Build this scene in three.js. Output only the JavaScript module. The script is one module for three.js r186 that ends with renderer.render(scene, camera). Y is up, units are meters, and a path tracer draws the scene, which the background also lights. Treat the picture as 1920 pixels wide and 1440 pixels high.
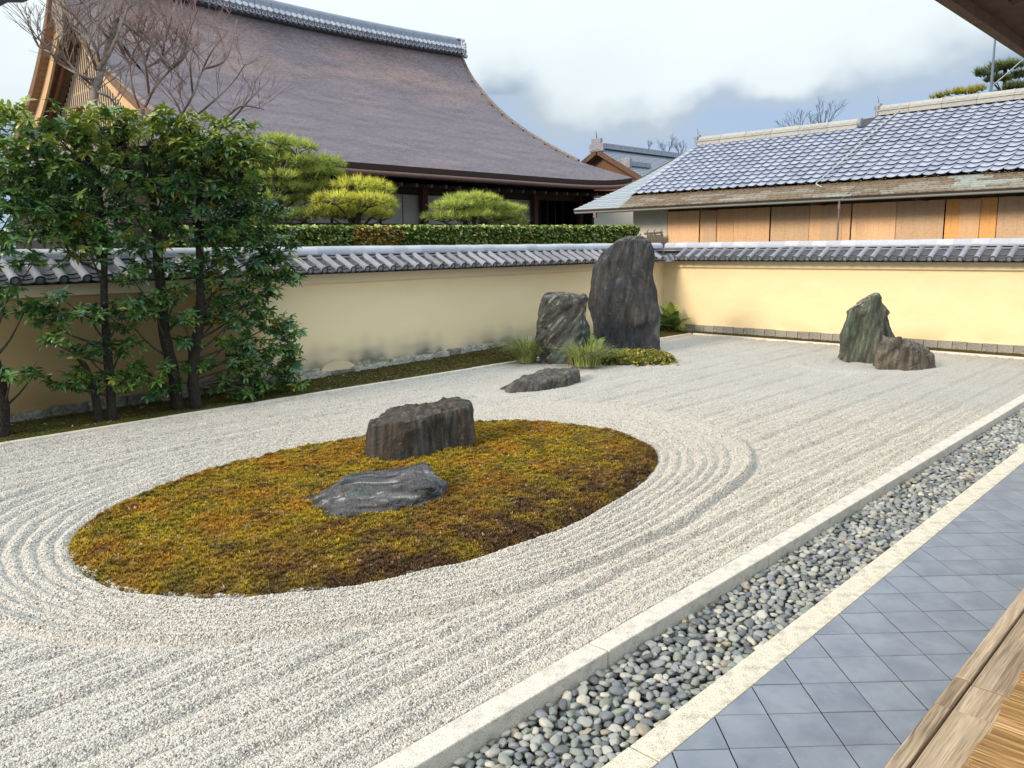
import * as THREE from 'three';
import { mergeGeometries, mergeVertices, toCreasedNormals } from 'three/addons/utils/BufferGeometryUtils.js';
import { RoundedBoxGeometry } from 'three/addons/geometries/RoundedBoxGeometry.js';
import { createNoise2D, createNoise3D } from 'simplex-noise';

// ------------------------------------------------------------------ camera, sky, sun, exposure
const scene = new THREE.Scene();
const EYE = new THREE.Vector3(0, 2.2, 0), FOCAL = 1518.99;            // photograph is 1920 x 1440
const RIGHT = new THREE.Vector3(0.6905317, -0.0123065, 0.7231974), UP = new THREE.Vector3(0.1295333, 0.9857951, -0.1069074), BACK = new THREE.Vector3(-0.7116088, 0.1675011, 0.6823169);
const camera = new THREE.PerspectiveCamera(50.7218, 4 / 3, 0.1, 2000);
camera.position.copy(EYE);
camera.quaternion.setFromRotationMatrix(new THREE.Matrix4().makeBasis(RIGHT, UP, BACK));
scene.add(camera);

const rng = (seed) => () => { seed = (seed + 0x6d2b79f5) | 0; let t = Math.imul(seed ^ (seed >>> 15), 1 | seed); t = (t + Math.imul(t ^ (t >>> 7), 61 | t)) ^ t; return ((t ^ (t >>> 14)) >>> 0) / 4294967296; };
const R0 = rng(7), rr = (a, b, r = R0) => a + (b - a) * r();
const n2 = createNoise2D(rng(11)), n3 = createNoise3D(rng(12));
const clamp = (x, a = 0, b = 1) => Math.min(b, Math.max(a, x)), lerp = (a, b, t) => a + (b - a) * t, smooth = (x, a, b) => { const t = clamp((x - a) / (b - a)); return t * t * (3 - 2 * t); };
const fbm2 = (x, y, o = 4) => { let s = 0, a = 0.5; for (let i = 0; i < o; i++) { s += a * n2(x, y); x = x * 2.03 + 17.1; y = y * 2.03 - 9.7; a *= 0.5; } return s; };
const fbm3 = (x, y, z, o = 4) => { let s = 0, a = 0.5; for (let i = 0; i < o; i++) { s += a * n3(x, y, z); x = x * 2.03 + 5.1; y = y * 2.03 - 3.7; z = z * 2.03 + 1.3; a *= 0.5; } return s; };

const SKYS = 40.1;
{ // sky: bright overcast sheet that breaks up over the hills into bluish cloud
  const W = 2048, H = 1024, data = new Float32Array(W * H * 4);
  const top = [0.625, 0.69, 0.715], mid = [0.21, 0.315, 0.49], dark = [0.075, 0.15, 0.285], low = [0.29, 0.41, 0.60], ground = [0.20, 0.19, 0.17];
  const bk = [[-180, 0.13], [-120, 0.15], [-85, 0.12], [-62, 0.13], [-49, 0.185], [-44, 0.18], [-40, 0.145], [-34, 0.148], [-28, 0.165], [-20, 0.178], [-12, 0.186], [10, 0.16], [40, 0.13], [80, 0.17], [130, 0.13], [180, 0.13]];
  const bank = (a) => { a *= 180 / Math.PI; for (let i = 0; i < bk.length - 1; i++) if (a <= bk[i + 1][0]) return lerp(bk[i][1], bk[i + 1][1], smooth(a, bk[i][0], bk[i + 1][0])); return 0.13; };
  for (let j = 0; j < H; j++) {
    const el = ((j + 0.5) / H - 0.5) * Math.PI;
    for (let i = 0; i < W; i++) {
      const az = ((i + 0.5) / W - 0.5) * 2 * Math.PI, x = Math.cos(el) * Math.cos(az), y = Math.sin(el), z = Math.cos(el) * Math.sin(az), o = (j * W + i) * 4;
      let c;
      if (y < -0.02) c = ground;
      else {
        const edge = bank(az) + 0.010 * n3(x * 5 + SKYS, 0.4, z * 5) + 0.026 * fbm3(x * 9 + SKYS, y * 12, z * 9, 6);
        const soft = 0.020 + 0.035 * clamp(0.5 + n3(x * 4 + 3, y * 4, z * 4 + SKYS)), t = smooth(y, edge - soft, edge + soft * 0.8), m = clamp(0.38 + 1.5 * fbm3(x * 4.4 + 9, y * 15, z * 4.4 + SKYS, 6) + 0.5 * smooth(edge - y, 0.0, 0.08));
        const hz = smooth(y, 0.10, 0.02), s = (1 + 1.1 * y) * (0.98 + 0.05 * fbm3(x * 3, y * 7, z * 3, 6));
        c = [0, 1, 2].map((k) => lerp(lerp(lerp(dark[k], mid[k], m), low[k], hz * 0.8), top[k] * s, t));
      }
      data[o] = c[0]; data[o + 1] = c[1]; data[o + 2] = c[2]; data[o + 3] = 1;
    }
  }
  const sky = new THREE.DataTexture(data, W, H, THREE.RGBAFormat, THREE.FloatType);
  sky.mapping = THREE.EquirectangularReflectionMapping; sky.magFilter = THREE.LinearFilter; sky.minFilter = THREE.LinearFilter; sky.needsUpdate = true;
  scene.background = sky; scene.environment = sky;
}
const sun = new THREE.DirectionalLight(0xffe8cc, 3.1);
sun.position.set(-28, 17.5, -10); sun.target.position.set(9, 0, -7); sun.castShadow = true; sun.shadow.radius = 28;
Object.assign(sun.shadow.camera, { left: -30, right: 30, top: 30, bottom: -30, near: 1, far: 140 });
scene.add(sun, sun.target);
const renderer = new THREE.WebGLRenderer({ antialias: true });
renderer.toneMapping = THREE.LinearToneMapping;
renderer.toneMappingExposure = 1.17;
renderer.shadowMap.enabled = true;

// ------------------------------------------------------------------ helpers
const flat = (g) => (g.index ? g.toNonIndexed() : g);
const V = (x, y, z) => new THREE.Vector3(x, y, z);
const ray = (px, py) => V(0, 0, 0).addScaledVector(RIGHT, (px - 960) / FOCAL).addScaledVector(UP, (720 - py) / FOCAL).sub(BACK);
const onY = (px, py, y = 0) => { const d = ray(px, py); return EYE.clone().addScaledVector(d, (y - EYE.y) / d.y); };
const onX = (px, py, x) => { const d = ray(px, py); return EYE.clone().addScaledVector(d, (x - EYE.x) / d.x); };
const onZ = (px, py, z) => { const d = ray(px, py); return EYE.clone().addScaledVector(d, (z - EYE.z) / d.z); };
const HR = V(RIGHT.x, 0, RIGHT.z).normalize(), HF = V(-BACK.x, 0, -BACK.z).normalize();   // horizontal right / forward of the viewpoint
const used = {};
const numbered = (n) => { const k = (used[n] = (used[n] ?? -1) + 1); return k ? n + '_' + String(k).padStart(3, '0') : n; };
function tag(o, label, category, group) { o.userData.label = label; if (category) o.userData.category = category; if (group) o.userData.group = group; return o; }
function thing(name, label, category, pos = [0, 0, 0], turn = 0, group) {
  const o = new THREE.Group(); o.name = numbered(name); o.position.set(...pos); o.rotation.y = turn; scene.add(o); return tag(o, label, category, group);
}
function structure(name, label) { const o = new THREE.Group(); o.name = numbered(name); o.userData.kind = 'structure'; if (label) o.userData.label = label; scene.add(o); return o; }
function mesh(name, geo, mat, parent) {
  const m = new THREE.Mesh(Array.isArray(geo) ? mergeGeometries(geo.map((g) => (g.index ? g.toNonIndexed() : g))) : geo, mat);
  m.name = name; m.castShadow = m.receiveShadow = true; parent.add(m); return m;
}
function place(m, x, y, z, rx = 0, ry = 0, rz = 0) { m.position.set(x, y, z); m.rotation.set(rx, ry, rz); return m; }
const box = (w, h, d, x = 0, y = 0, z = 0) => new THREE.BoxGeometry(w, h, d).translate(x, y, z);
const rbox = (w, h, d, r = 0.008, s = 1) => new RoundedBoxGeometry(w, h, d, s, Math.min(r, w / 2.1, h / 2.1, d / 2.1));
function bar(a, b, r1, r2 = r1, n = 6) {            // a tapered round bar between two points
  const d = V().subVectors(b, a), g = new THREE.CylinderGeometry(r2, r1, d.length(), n, 1);
  g.applyQuaternion(new THREE.Quaternion().setFromUnitVectors(V(0, 1, 0), d.normalize())); g.translate((a.x + b.x) / 2, (a.y + b.y) / 2, (a.z + b.z) / 2); return g;
}
function grid(nu, nv, fn, uv) {                     // surface from fn(u, v) in 0..1; uv(p, u, v) in metres
  const pos = [], uvs = [], idx = [], p = V(), w = nu + 1;
  for (let j = 0; j <= nv; j++) for (let i = 0; i <= nu; i++) { fn(i / nu, j / nv, p); pos.push(p.x, p.y, p.z); const t = uv ? uv(p, i / nu, j / nv) : [p.x, p.z]; uvs.push(t[0], t[1]); }
  for (let j = 0; j < nv; j++) for (let i = 0; i < nu; i++) { const a = j * w + i; idx.push(a, a + 1, a + w, a + 1, a + w + 1, a + w); }
  const g = new THREE.BufferGeometry();
  g.setAttribute('position', new THREE.Float32BufferAttribute(pos, 3)); g.setAttribute('uv', new THREE.Float32BufferAttribute(uvs, 2)); g.setIndex(idx); g.computeVertexNormals(); return g;
}
function poly(pts, faces) { const g = new THREE.BufferGeometry(), a = []; for (const f of faces) for (let k = 1; k < f.length - 1; k++) for (const v of [f[0], f[k], f[k + 1]]) a.push(...pts[v]); g.setAttribute('position', new THREE.Float32BufferAttribute(a, 3)); g.setAttribute('uv', new THREE.Float32BufferAttribute(new Float32Array(a.length / 3 * 2), 2)); g.computeVertexNormals(); return g; }
function paint(g, fn) { const p = g.attributes.position, c = new Float32Array(p.count * 3), v = V(); for (let i = 0; i < p.count; i++) { v.fromBufferAttribute(p, i); const t = fn(v, i); c.set(t, i * 3); } g.setAttribute('color', new THREE.BufferAttribute(c, 3)); return g; }
function boxUV(g, s = 1) {                          // metre uv by dominant normal
  if (g.index) g = g.toNonIndexed(); const p = g.attributes.position, n = g.attributes.normal, u = new Float32Array(p.count * 2);
  for (let i = 0; i < p.count; i++) { const ax = Math.abs(n.getX(i)), ay = Math.abs(n.getY(i)), az = Math.abs(n.getZ(i)), x = p.getX(i), y = p.getY(i), z = p.getZ(i); const t = ay >= ax && ay >= az ? [x, z] : ax >= az ? [z, y] : [x, y]; u[i * 2] = t[0] * s; u[i * 2 + 1] = t[1] * s; }
  g.setAttribute('uv', new THREE.BufferAttribute(u, 2)); return g;
}
function instances(name, geo, mat, mats, colors, parent) {
  const m = new THREE.InstancedMesh(geo, mat, mats.length); m.name = name;
  for (let i = 0; i < mats.length; i++) { m.setMatrixAt(i, mats[i]); if (colors) m.setColorAt(i, colors[i]); }
  m.castShadow = m.receiveShadow = true; m.userData.kind = 'stuff'; parent.add(m); return m;
}
const Q = new THREE.Quaternion(), E3 = new THREE.Euler(), S3 = V(), P3 = V();
const mat4 = (x, y, z, rx, ry, rz, sx, sy = sx, sz = sx) => new THREE.Matrix4().compose(P3.set(x, y, z), Q.setFromEuler(E3.set(rx, ry, rz, 'YXZ')), S3.set(sx, sy, sz));
const C = (r, g, b) => new THREE.Color().setRGB(r, g, b);

// textures: tileable lattice noise
function tnoise(seed, cells) {
  const r = rng(seed), t = Float32Array.from({ length: cells * cells }, r);
  return (u, v) => { u = (u - Math.floor(u)) * cells; v = (v - Math.floor(v)) * cells; const i = Math.floor(u), j = Math.floor(v), a = u - i, b = v - j, s = a * a * (3 - 2 * a), q = b * b * (3 - 2 * b), I = (i + 1) % cells, J = (j + 1) % cells, ii = i % cells, jj = j % cells;
    return lerp(lerp(t[jj * cells + ii], t[jj * cells + I], s), lerp(t[J * cells + ii], t[J * cells + I], s), q); };
}
function texture(w, h, fn, rep = [1, 1], srgb = false) {
  const d = new Uint8Array(w * h * 4);
  for (let j = 0; j < h; j++) for (let i = 0; i < w; i++) { const c = fn((i + 0.5) / w, (j + 0.5) / h), o = (j * w + i) * 4; if (typeof c === 'number') { d[o] = d[o + 1] = d[o + 2] = clamp(c) * 255; } else for (let k = 0; k < 3; k++) d[o + k] = clamp(srgb ? (c[k] <= 0.0031308 ? c[k] * 12.92 : 1.055 * Math.pow(Math.max(c[k], 0), 1 / 2.4) - 0.055) : c[k]) * 255; d[o + 3] = 255; }
  const t = new THREE.DataTexture(d, w, h); t.wrapS = t.wrapT = THREE.RepeatWrapping; t.magFilter = THREE.LinearFilter; t.minFilter = THREE.LinearMipmapLinearFilter; t.generateMipmaps = true; t.repeat.set(...rep); if (srgb) t.colorSpace = THREE.SRGBColorSpace; t.needsUpdate = true; return t;
}
const rep = (t, x, y = x) => { const c = t.clone(); c.repeat.set(x, y); c.needsUpdate = true; return c; };
const std = (p) => new THREE.MeshStandardMaterial({ roughness: 0.85, metalness: 0, ...p });
const na = tnoise(1, 8), nb = tnoise(2, 16), nc = tnoise(3, 48), nd = tnoise(4, 128), ne = tnoise(5, 256), nf = tnoise(6, 4);
const mixc = (a, b, t) => [lerp(a[0], b[0], t), lerp(a[1], b[1], t), lerp(a[2], b[2], t)];

// shared materials
const grainTex = texture(512, 512, (u, v) => 0.35 * nc(u, v) + 0.35 * nd(u, v) + 0.3 * ne(u, v));
const cloudTex = texture(512, 512, (u, v) => 0.45 * na(u, v) + 0.3 * nb(u, v) + 0.15 * nc(u, v) + 0.1 * nd(u, v));
function mottled(a, b, sc = 1, extra = {}, contrast = 1) { // two-tone weathered surface, uv in metres
  const t = texture(512, 512, (u, v) => { const k = clamp(0.5 + contrast * (0.5 * na(u, v) + 0.3 * nb(u, v) + 0.2 * nc(u, v) - 0.5) + 0.25 * (ne(u, v) - 0.5)); return mixc(a, b, k); }, [1 / sc, 1 / sc], true);
  return std({ map: t, bumpMap: rep(grainTex, 1 / sc), bumpScale: 0.003, ...extra });
}
const M = {};
{
  const sp = (base, dark, amt) => texture(512, 512, (u, v) => { const s = ne(u, v), q = nd(u * 1 + 0.37, v + 0.11), k = (s > 0.74 ? -(s - 0.74) * 2.4 : 0) + (q > 0.72 ? (q - 0.72) * 0.5 : 0) + 0.10 * (na(u, v) - 0.5) + 0.10 * (nb(u, v) - 0.5); return mixc(base, dark, clamp(-k * amt * 3 + 0.08)); }, [1.6, 1.6], true);
  M.granite = std({ map: sp([0.74, 0.70, 0.63], [0.18, 0.165, 0.14], 1), bumpMap: rep(grainTex, 1.8), bumpScale: 0.0025, roughness: 0.85 });
  M.graniteB = std({ map: sp([0.80, 0.745, 0.62], [0.16, 0.145, 0.12], 1.2), bumpMap: rep(grainTex, 1.8), bumpScale: 0.0025, roughness: 0.85 });
  M.tileGrey = [0, 1, 2, 3].map((k) => mottled([0.115 + 0.025 * k, 0.125 + 0.026 * k, 0.155 + 0.03 * k], [0.21 + 0.03 * k, 0.225 + 0.03 * k, 0.275 + 0.035 * k], 0.7, { roughness: 0.52 }, 1.5));
  M.tileDark = mottled([0.022, 0.026, 0.03], [0.075, 0.08, 0.085], 0.4, { roughness: 0.8 }, 1.4);
  M.tilePale = [0, 1, 2].map((k) => mottled([0.32 + 0.04 * k, 0.36 + 0.04 * k, 0.44 + 0.04 * k], [0.42 + 0.05 * k, 0.46 + 0.05 * k, 0.55 + 0.05 * k], 0.7, { roughness: 0.42 }, 1.2));
  M.bark = std({ map: texture(256, 512, (u, v) => { const k = 0.5 * tb(u, v * 0.3) + 0.5 * nc(u, v); return mixc([0.022, 0.018, 0.014], [0.11, 0.095, 0.075], k * k); }, [1.5, 1], true), bumpMap: rep(grainTex, 2, 1), bumpScale: 0.01, roughness: 0.95 });
  M.darkBark = std({ map: texture(256, 512, (u, v) => { const k = 0.5 * tb(u, v * 0.3) + 0.5 * nc(u, v); return mixc([0.010, 0.008, 0.007], [0.055, 0.045, 0.036], k * k * 1.3); }, [1.5, 1], true), bumpMap: rep(grainTex, 2, 1), bumpScale: 0.012, roughness: 0.95 });
  M.paleBark = mottled([0.12, 0.10, 0.09], [0.30, 0.26, 0.24], 0.5, { roughness: 0.9 }, 1.4);
  M.darkWood = mottled([0.018, 0.012, 0.010], [0.05, 0.032, 0.026], 0.8, { roughness: 0.8 });
  M.redWood = mottled([0.05, 0.022, 0.016], [0.10, 0.045, 0.032], 0.8, { roughness: 0.7 });
  M.plasterWhite = mottled([0.52, 0.53, 0.49], [0.62, 0.63, 0.58], 1.5, { roughness: 0.95 });
}
function tb(u, v) { return nd(u, v); }

// ------------------------------------------------------------------ ground and raked gravel
{
  const g = structure('ground', 'bare earth beyond the walls');
  mesh('earth', grid(24, 24, (u, v, p) => p.set(lerp(-700, 700, u), -0.19, lerp(-700, 700, v)), (p) => [p.x, p.z]), mottled([0.14, 0.12, 0.09], [0.22, 0.19, 0.15], 4), g);
}
// outline of the moss island and of the raked ring round it, polar round its middle
const MC = [4.9, -6.0];
function polar(pts) {                               // closed outline from measured points -> smooth radius by angle
  const a = pts.map(([x, z]) => [Math.atan2(z - MC[1], x - MC[0]), Math.hypot(x - MC[0], z - MC[1])]).sort((p, q) => p[0] - q[0]), N = 720, t = [], n = a.length, P = (k) => { const w = Math.floor(k / n), q = a[((k % n) + n) % n]; return [q[0] + w * 2 * Math.PI, q[1]]; };
  for (let i = 0; i < N; i++) { const th = -Math.PI + (i / N) * 2 * Math.PI; let k = -2; while (P(k + 1)[0] <= th) k++; const p0 = P(k - 1), p1 = P(k), p2 = P(k + 1), p3 = P(k + 2), h = p2[0] - p1[0], u = (th - p1[0]) / h, m1 = (p2[1] - p0[1]) / (p2[0] - p0[0]) * h, m2 = (p3[1] - p1[1]) / (p3[0] - p1[0]) * h; t.push((2 * u ** 3 - 3 * u * u + 1) * p1[1] + (u ** 3 - 2 * u * u + u) * m1 + (-2 * u ** 3 + 3 * u * u) * p2[1] + (u ** 3 - u * u) * m2); }
  for (let pass = 0; pass < 3; pass++) { const c = t.slice(); for (let i = 0; i < N; i++) { let q = 0; for (let k = -12; k <= 12; k++) q += c[(i + k + N) % N]; t[i] = q / 25; } }
  return (x, z) => { const f = ((Math.atan2(z - MC[1], x - MC[0]) + Math.PI) / (2 * Math.PI)) * N, i = Math.floor(f) % N; return lerp(t[i], t[(i + 1) % N], f - Math.floor(f)); };
}
const mossR = polar([[1.93, -6.6], [1.77, -5.79], [1.86, -5.2], [2.24, -4.73], [2.72, -4.37], [3.41, -4.1], [4.36, -3.97], [5.5, -4.07], [6.5, -4.36], [7.1, -4.68], [7.5, -5.25], [7.58, -6.0], [6.9, -7.15], [5.45, -7.6], [4.27, -7.68], [3.2, -7.5], [2.4, -7.1], [2.06, -6.85]]);
const ringR = polar([[1.06, -6.6], [1.14, -5.35], [1.41, -4.82], [1.91, -4.2], [2.42, -3.9], [3.33, -3.49], [4.5, -3.32], [6.05, -3.45], [7.4, -3.76], [8.22, -4.37], [8.83, -5.69], [8.5, -7.2], [6.91, -8.22], [4.9, -8.76], [2.96, -8.55], [1.91, -8.2], [1.25, -7.4]]);
const KZ = -2.64, SZ0 = -2.65, SZ1 = -10.62, SX1 = 17.55;
const ell = (x, z, cx, cz, a, b, t) => { const c = Math.cos(t), s = Math.sin(t), u = ((x - cx) * c + (z - cz) * s) / a, v = (-(x - cx) * s + (z - cz) * c) / b; return Math.hypot(u, v); };
function sandHeight(x, z) {
  const wob = 0.018 * n2(x * 0.9, z * 1.7) + 0.01 * n2(x * 3.1, z * 4), rough = 0.003 * n2(x * 6, z * 6) + 0.006 * n2(x * 1.3 + 9, z * 2.1) + 0.003 * n2(x * 17, z * 21);
  const rake = (d, per, amp) => { const q = (d / per) - Math.floor(d / per); return amp * (1 - 2.2 * Math.pow(Math.abs(2 * q - 1), 1.6) * 0.5); };
  const fade = 0.7 + 0.3 * n2(x * 0.7, z * 2.3);
  const zz = z + wob, five = (zz / 0.55) - Math.floor(zz / 0.55);
  let h = rake(zz, 0.11, 0.032 * fade) - 0.026 * Math.exp(-Math.pow((five - 0.5) / 0.10, 2)) + 0.012 * Math.exp(-Math.pow((five - 0.27) / 0.08, 2));
  const rho = Math.hypot(x - MC[0], z - MC[1]), m = mossR(x, z), q = ringR(x, z), s = (rho - m) / (q - m);
  if (s < 1.35) {
    const sw = s + wob * 0.9, ring = rake(sw, 1 / 7.5, 0.034 * (0.8 + 0.2 * n2(x * 1.1 + 4, z * 1.1))) + 0.045 * Math.exp(-Math.pow((s - 0.97) / 0.075, 2)) - 0.02 * Math.exp(-Math.pow((s - 1.14) / 0.07, 2));
    h = lerp(ring, h, smooth(s, 1.06, 1.24));
  }
  for (const [cx, cz, a, b, t, k] of [[15.55, -5.45, 1.75, 1.25, 0.2, 2.4], [9.75, -8.75, 1.35, 0.75, -0.1, 2.2]]) {
    const e = ell(x, z, cx, cz, a, b, t); if (e < 1.4) h = lerp(rake(e, 1 / (k * 2.4), 0.014) + 0.02 * Math.exp(-Math.pow((e - 0.98) / 0.08, 2)), h, smooth(e, 1.0, 1.16));
  }
  const mound = ell(x, z, 12.1, -9.7, 2.3, 1.05, -0.05); h += 0.085 * smooth(mound, 1.0, 0.45);
  h = lerp(h, rough, smooth(mound, 1.0, 0.8) * 0.8);
  const edge = Math.min(z - SZ1, SZ0 - z, SX1 - x); if (edge < 0.16) h = lerp(h, -0.006, smooth(edge, 0.16, 0));
  return -0.012 + h + rough;
}
const gravelCol = [[0.56, 0.54, 0.50], [0.66, 0.64, 0.605], [0.41, 0.39, 0.35], [0.50, 0.50, 0.49], [0.20, 0.187, 0.165]];
{
  const S = 2048, cells = 250, r = rng(31), pts = new Float32Array(cells * cells * 4);
  for (let k = 0; k < cells * cells; k++) { pts[k * 4] = 0.15 + 0.7 * r(); pts[k * 4 + 1] = 0.15 + 0.7 * r(); pts[k * 4 + 2] = r(); pts[k * 4 + 3] = r(); }
  const H = new Float32Array(S * S), cid = new Float32Array(S * S);
  for (let j = 0; j < S; j++) for (let i = 0; i < S; i++) {
    const u = (i / S) * cells, v = (j / S) * cells, I = Math.floor(u), J = Math.floor(v); let best = 9, id = 0;
    for (let b = -1; b <= 1; b++) for (let a = -1; a <= 1; a++) { const ci = (I + a + cells) % cells, cj = (J + b + cells) % cells, o = (cj * cells + ci) * 4, dx = I + a + pts[o] - u, dy = J + b + pts[o + 1] - v, d = (dx * dx + dy * dy) * (0.7 + 0.7 * pts[o + 2]) - 0.25 * pts[o + 3]; if (d < best) { best = d; id = pts[o + 2] * 0.6 + pts[o + 3] * 0.4; } }
    H[j * S + i] = clamp(0.75 - best * 1.2); cid[j * S + i] = id;
  }
  const at = (f) => (u, v) => f[Math.min(S - 1, Math.floor(v * S)) * S + Math.min(S - 1, Math.floor(u * S))];
  const h = at(H), cc = at(cid);
  const map = texture(S, S, (u, v) => { const k = cc(u, v); const c = k < 0.12 ? gravelCol[4] : k < 0.3 ? gravelCol[2] : k < 0.62 ? gravelCol[0] : k < 0.75 ? gravelCol[3] : gravelCol[1]; const f = 0.96 + 0.08 * (na(u, v) - 0.5); return c.map((q) => q * f); }, [0.4, 0.4], true);
  M.gravel = std({ map, bumpMap: texture(S, S, h, [0.4, 0.4]), bumpScale: 0.011, roughness: 0.95 });
  const g = structure('gravel_garden', 'pale raked gravel of the dry garden');
  mesh('raked_gravel', grid(440, 420, (u, v, p) => { const x = lerp(-0.6, SX1, Math.pow(u, 1.15)), z = lerp(SZ0, SZ1, v); p.set(x, sandHeight(x, z), z); }, (p) => [p.x, p.z]), M.gravel, g);
  // loose stones that show one by one near the viewer
  const stone = new THREE.IcosahedronGeometry(1, 0), q = stone.attributes.position, rs = rng(8); const jit = {};
  for (let i = 0; i < q.count; i++) { const key = [q.getX(i), q.getY(i), q.getZ(i)].map((t) => t.toFixed(3)).join(); jit[key] ??= 0.75 + 0.5 * rs(); q.setXYZ(i, q.getX(i) * jit[key], q.getY(i) * jit[key] * 0.75, q.getZ(i) * jit[key]); } stone.computeVertexNormals();
  const mats = [], cols = [], rg = rng(77);
  const N = 560000;
  for (let k = 0; k < 4e6 && mats.length < N; k++) {
    const x = 0.3 + 12 * Math.pow(rg(), 1.7), z = lerp(SZ0 - 0.01, SZ1, Math.pow(rg(), 1.1)), d = Math.hypot(x, z);
    if (rg() > clamp(1.5 - d / 8.5, 0.02, 1) * clamp(x * 0.9)) continue;
    if (z / x < -7) continue;
    const rho = Math.hypot(x - MC[0], z - MC[1]) / mossR(x, z); if (rho < 0.99) continue;
    const s = 0.0036 + 0.0044 * Math.pow(rg(), 1.8);
    mats.push(mat4(x, sandHeight(x, z) + s * 0.28, z, rg() * 6, rg() * 6, rg() * 6, s));
    const t = rg(), c = gravelCol[t < 0.07 ? 4 : t < 0.24 ? 2 : t < 0.62 ? 0 : t < 0.74 ? 3 : 1], f = 0.9 + 0.25 * rg(); cols.push(C(c[0] * f, c[1] * f, c[2] * f));
  }
  instances('loose_gravel', stone, std({ color: 0xffffff, roughness: 0.95 }), mats, cols, g);
}

// ------------------------------------------------------------------ kerbs, pebble bed, paving
{
  const g = structure('kerb', 'pale granite kerb between gravel and pebbles'); const j = [-3, -0.5, 1.45, 3.35, 5.25, 7.25, 9.1, 11.03, 11.95, 13.9, 15.8, 17.6];
  for (let i = 0; i < j.length - 1; i++) { const L = j[i + 1] - j[i] - 0.011; mesh('kerb_stone', boxUV(rbox(L, 0.2, 0.142, 0.009, 2).translate(j[i] + L / 2 + 0.003, -0.1 + rr(-0.002, 0.002), KZ + 0.071)), M.granite, g); }
  const g2 = structure('kerb', 'pale granite kerb between pebbles and slate paving'); const j2 = [-3.2, -1.2, 0.8, 2.8, 4.8, 6.8, 8.77, 10.7, 12.7, 14.7, 16.7, 17.6];
  for (let i = 0; i < j2.length - 1; i++) { const L = j2[i + 1] - j2[i] - 0.010; mesh('kerb_stone', boxUV(rbox(L, 0.16, 0.165, 0.007, 2).translate(j2[i] + L / 2 + 0.003, -0.142 + rr(-0.002, 0.001), -1.885)), M.graniteB, g2); }
  // thin edging along the moss strips
  const g3 = structure('stone_edging', 'thin pale stone edging along the moss strips');
  for (let x = -3; x < 17.5; x += 1.87) { const L = Math.min(1.864, 17.63 - x); mesh('edging_stone', boxUV(rbox(L, 0.14, 0.09, 0.006, 1).translate(x + L / 2, -0.052 + rr(-0.003, 0.003), -10.665)), M.granite, g3); }
  for (let z = -10.6; z < -1; z += 1.87) { mesh('edging_stone', boxUV(rbox(0.09, 0.14, 1.864, 0.006, 1).translate(17.595, -0.052 + rr(-0.003, 0.003), z + 0.932)), M.granite, g3); }

  // pebbles
  const bed = structure('pebble_bed', 'drain strip of rounded river pebbles');
  mesh('bed_soil', grid(40, 2, (u, v, p) => p.set(lerp(-3, 17.6, u), -0.135, lerp(-2.5, -1.96, v)), (p) => [p.x, p.z]), mottled([0.03, 0.03, 0.03], [0.07, 0.07, 0.065], 0.5), bed);
  const vars = [0, 1, 2, 3, 4, 5].map((k) => { const q = mergeVertices(new THREE.IcosahedronGeometry(1, 3).deleteAttribute('uv').deleteAttribute('normal')), a = q.attributes.position, v = V(); for (let i = 0; i < a.count; i++) { v.fromBufferAttribute(a, i); const f = 1 + 0.16 * n3(v.x * 0.9 + k * 7, v.y * 0.9, v.z * 0.9) + 0.03 * n3(v.x * 2.6, v.y * 2.6 + k, v.z * 2.6); v.multiplyScalar(f); a.setXYZ(i, v.x, v.y * 0.47, v.z * lerp(0.68, 0.86, k / 5)); } q.computeVertexNormals(); return q; });
  const pm = (c, i) => std({ color: C(...c), roughness: 0.55, bumpMap: grainTex, bumpScale: 0.002 });
  const pal = [[0.20, 0.225, 0.225], [0.28, 0.30, 0.29], [0.15, 0.17, 0.19], [0.36, 0.37, 0.35], [0.22, 0.235, 0.27], [0.30, 0.27, 0.22], [0.44, 0.43, 0.38], [0.105, 0.12, 0.13], [0.22, 0.25, 0.225], [0.26, 0.235, 0.24], [0.42, 0.33, 0.17]], wts = [5, 5, 4, 4, 4, 1.2, 2, 3.5, 3, 0.2, 0.08];
  for (const c of pal) for (let k = 0; k < 3; k++) c[k] *= 1.12;
  const pmats = pal.map(pm), tot = wts.reduce((a, b) => a + b), r = rng(55);
  const pick = () => { let t = r() * tot; for (let i = 0; i < wts.length; i++) if ((t -= wts[i]) < 0) return i; return 0; };
  const cell = 0.05, occ = new Map(), list = [];
  for (let layer = 0; layer < 2; layer++) {
    occ.clear();
    for (let k = 0; k < 60000; k++) {
      const x = lerp(0.6, 14.5, Math.pow(r(), 1.25)), z = lerp(-2.485, -1.985, r()), s = 0.023 + 0.021 * Math.pow(r(), 1.5), key = (a, b) => a * 100003 + b, ci = Math.floor(x / cell), cj = Math.floor(z / cell); let ok = true;
      for (let a = -1; a <= 1 && ok; a++) for (let b = -1; b <= 1 && ok; b++) for (const o of occ.get(key(ci + a, cj + b)) ?? []) if (Math.hypot(o[0] - x, o[1] - z) < 0.78 * (o[2] + s)) { ok = false; break; }
      if (!ok) continue;
      if (!occ.has(key(ci, cj))) occ.set(key(ci, cj), []); occ.get(key(ci, cj)).push([x, z, s]);
      const ground = -0.122 + layer * 0.03 + 0.008 * n2(x * 2, z * 3);
      list.push([x, ground + rr(-0.004, 0.008, r), z, s, pick(), Math.floor(r() * 6), rr(-0.45, 0.45, r), r() * 6.28, rr(-0.45, 0.45, r), layer]);
    }
  }
  const near = list.filter((p) => p[9] === 1 && p[0] > 1.75).sort((a, b) => Math.hypot(a[0], a[2]) - Math.hypot(b[0], b[2])).slice(0, 300), nearSet = new Set(near);
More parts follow.
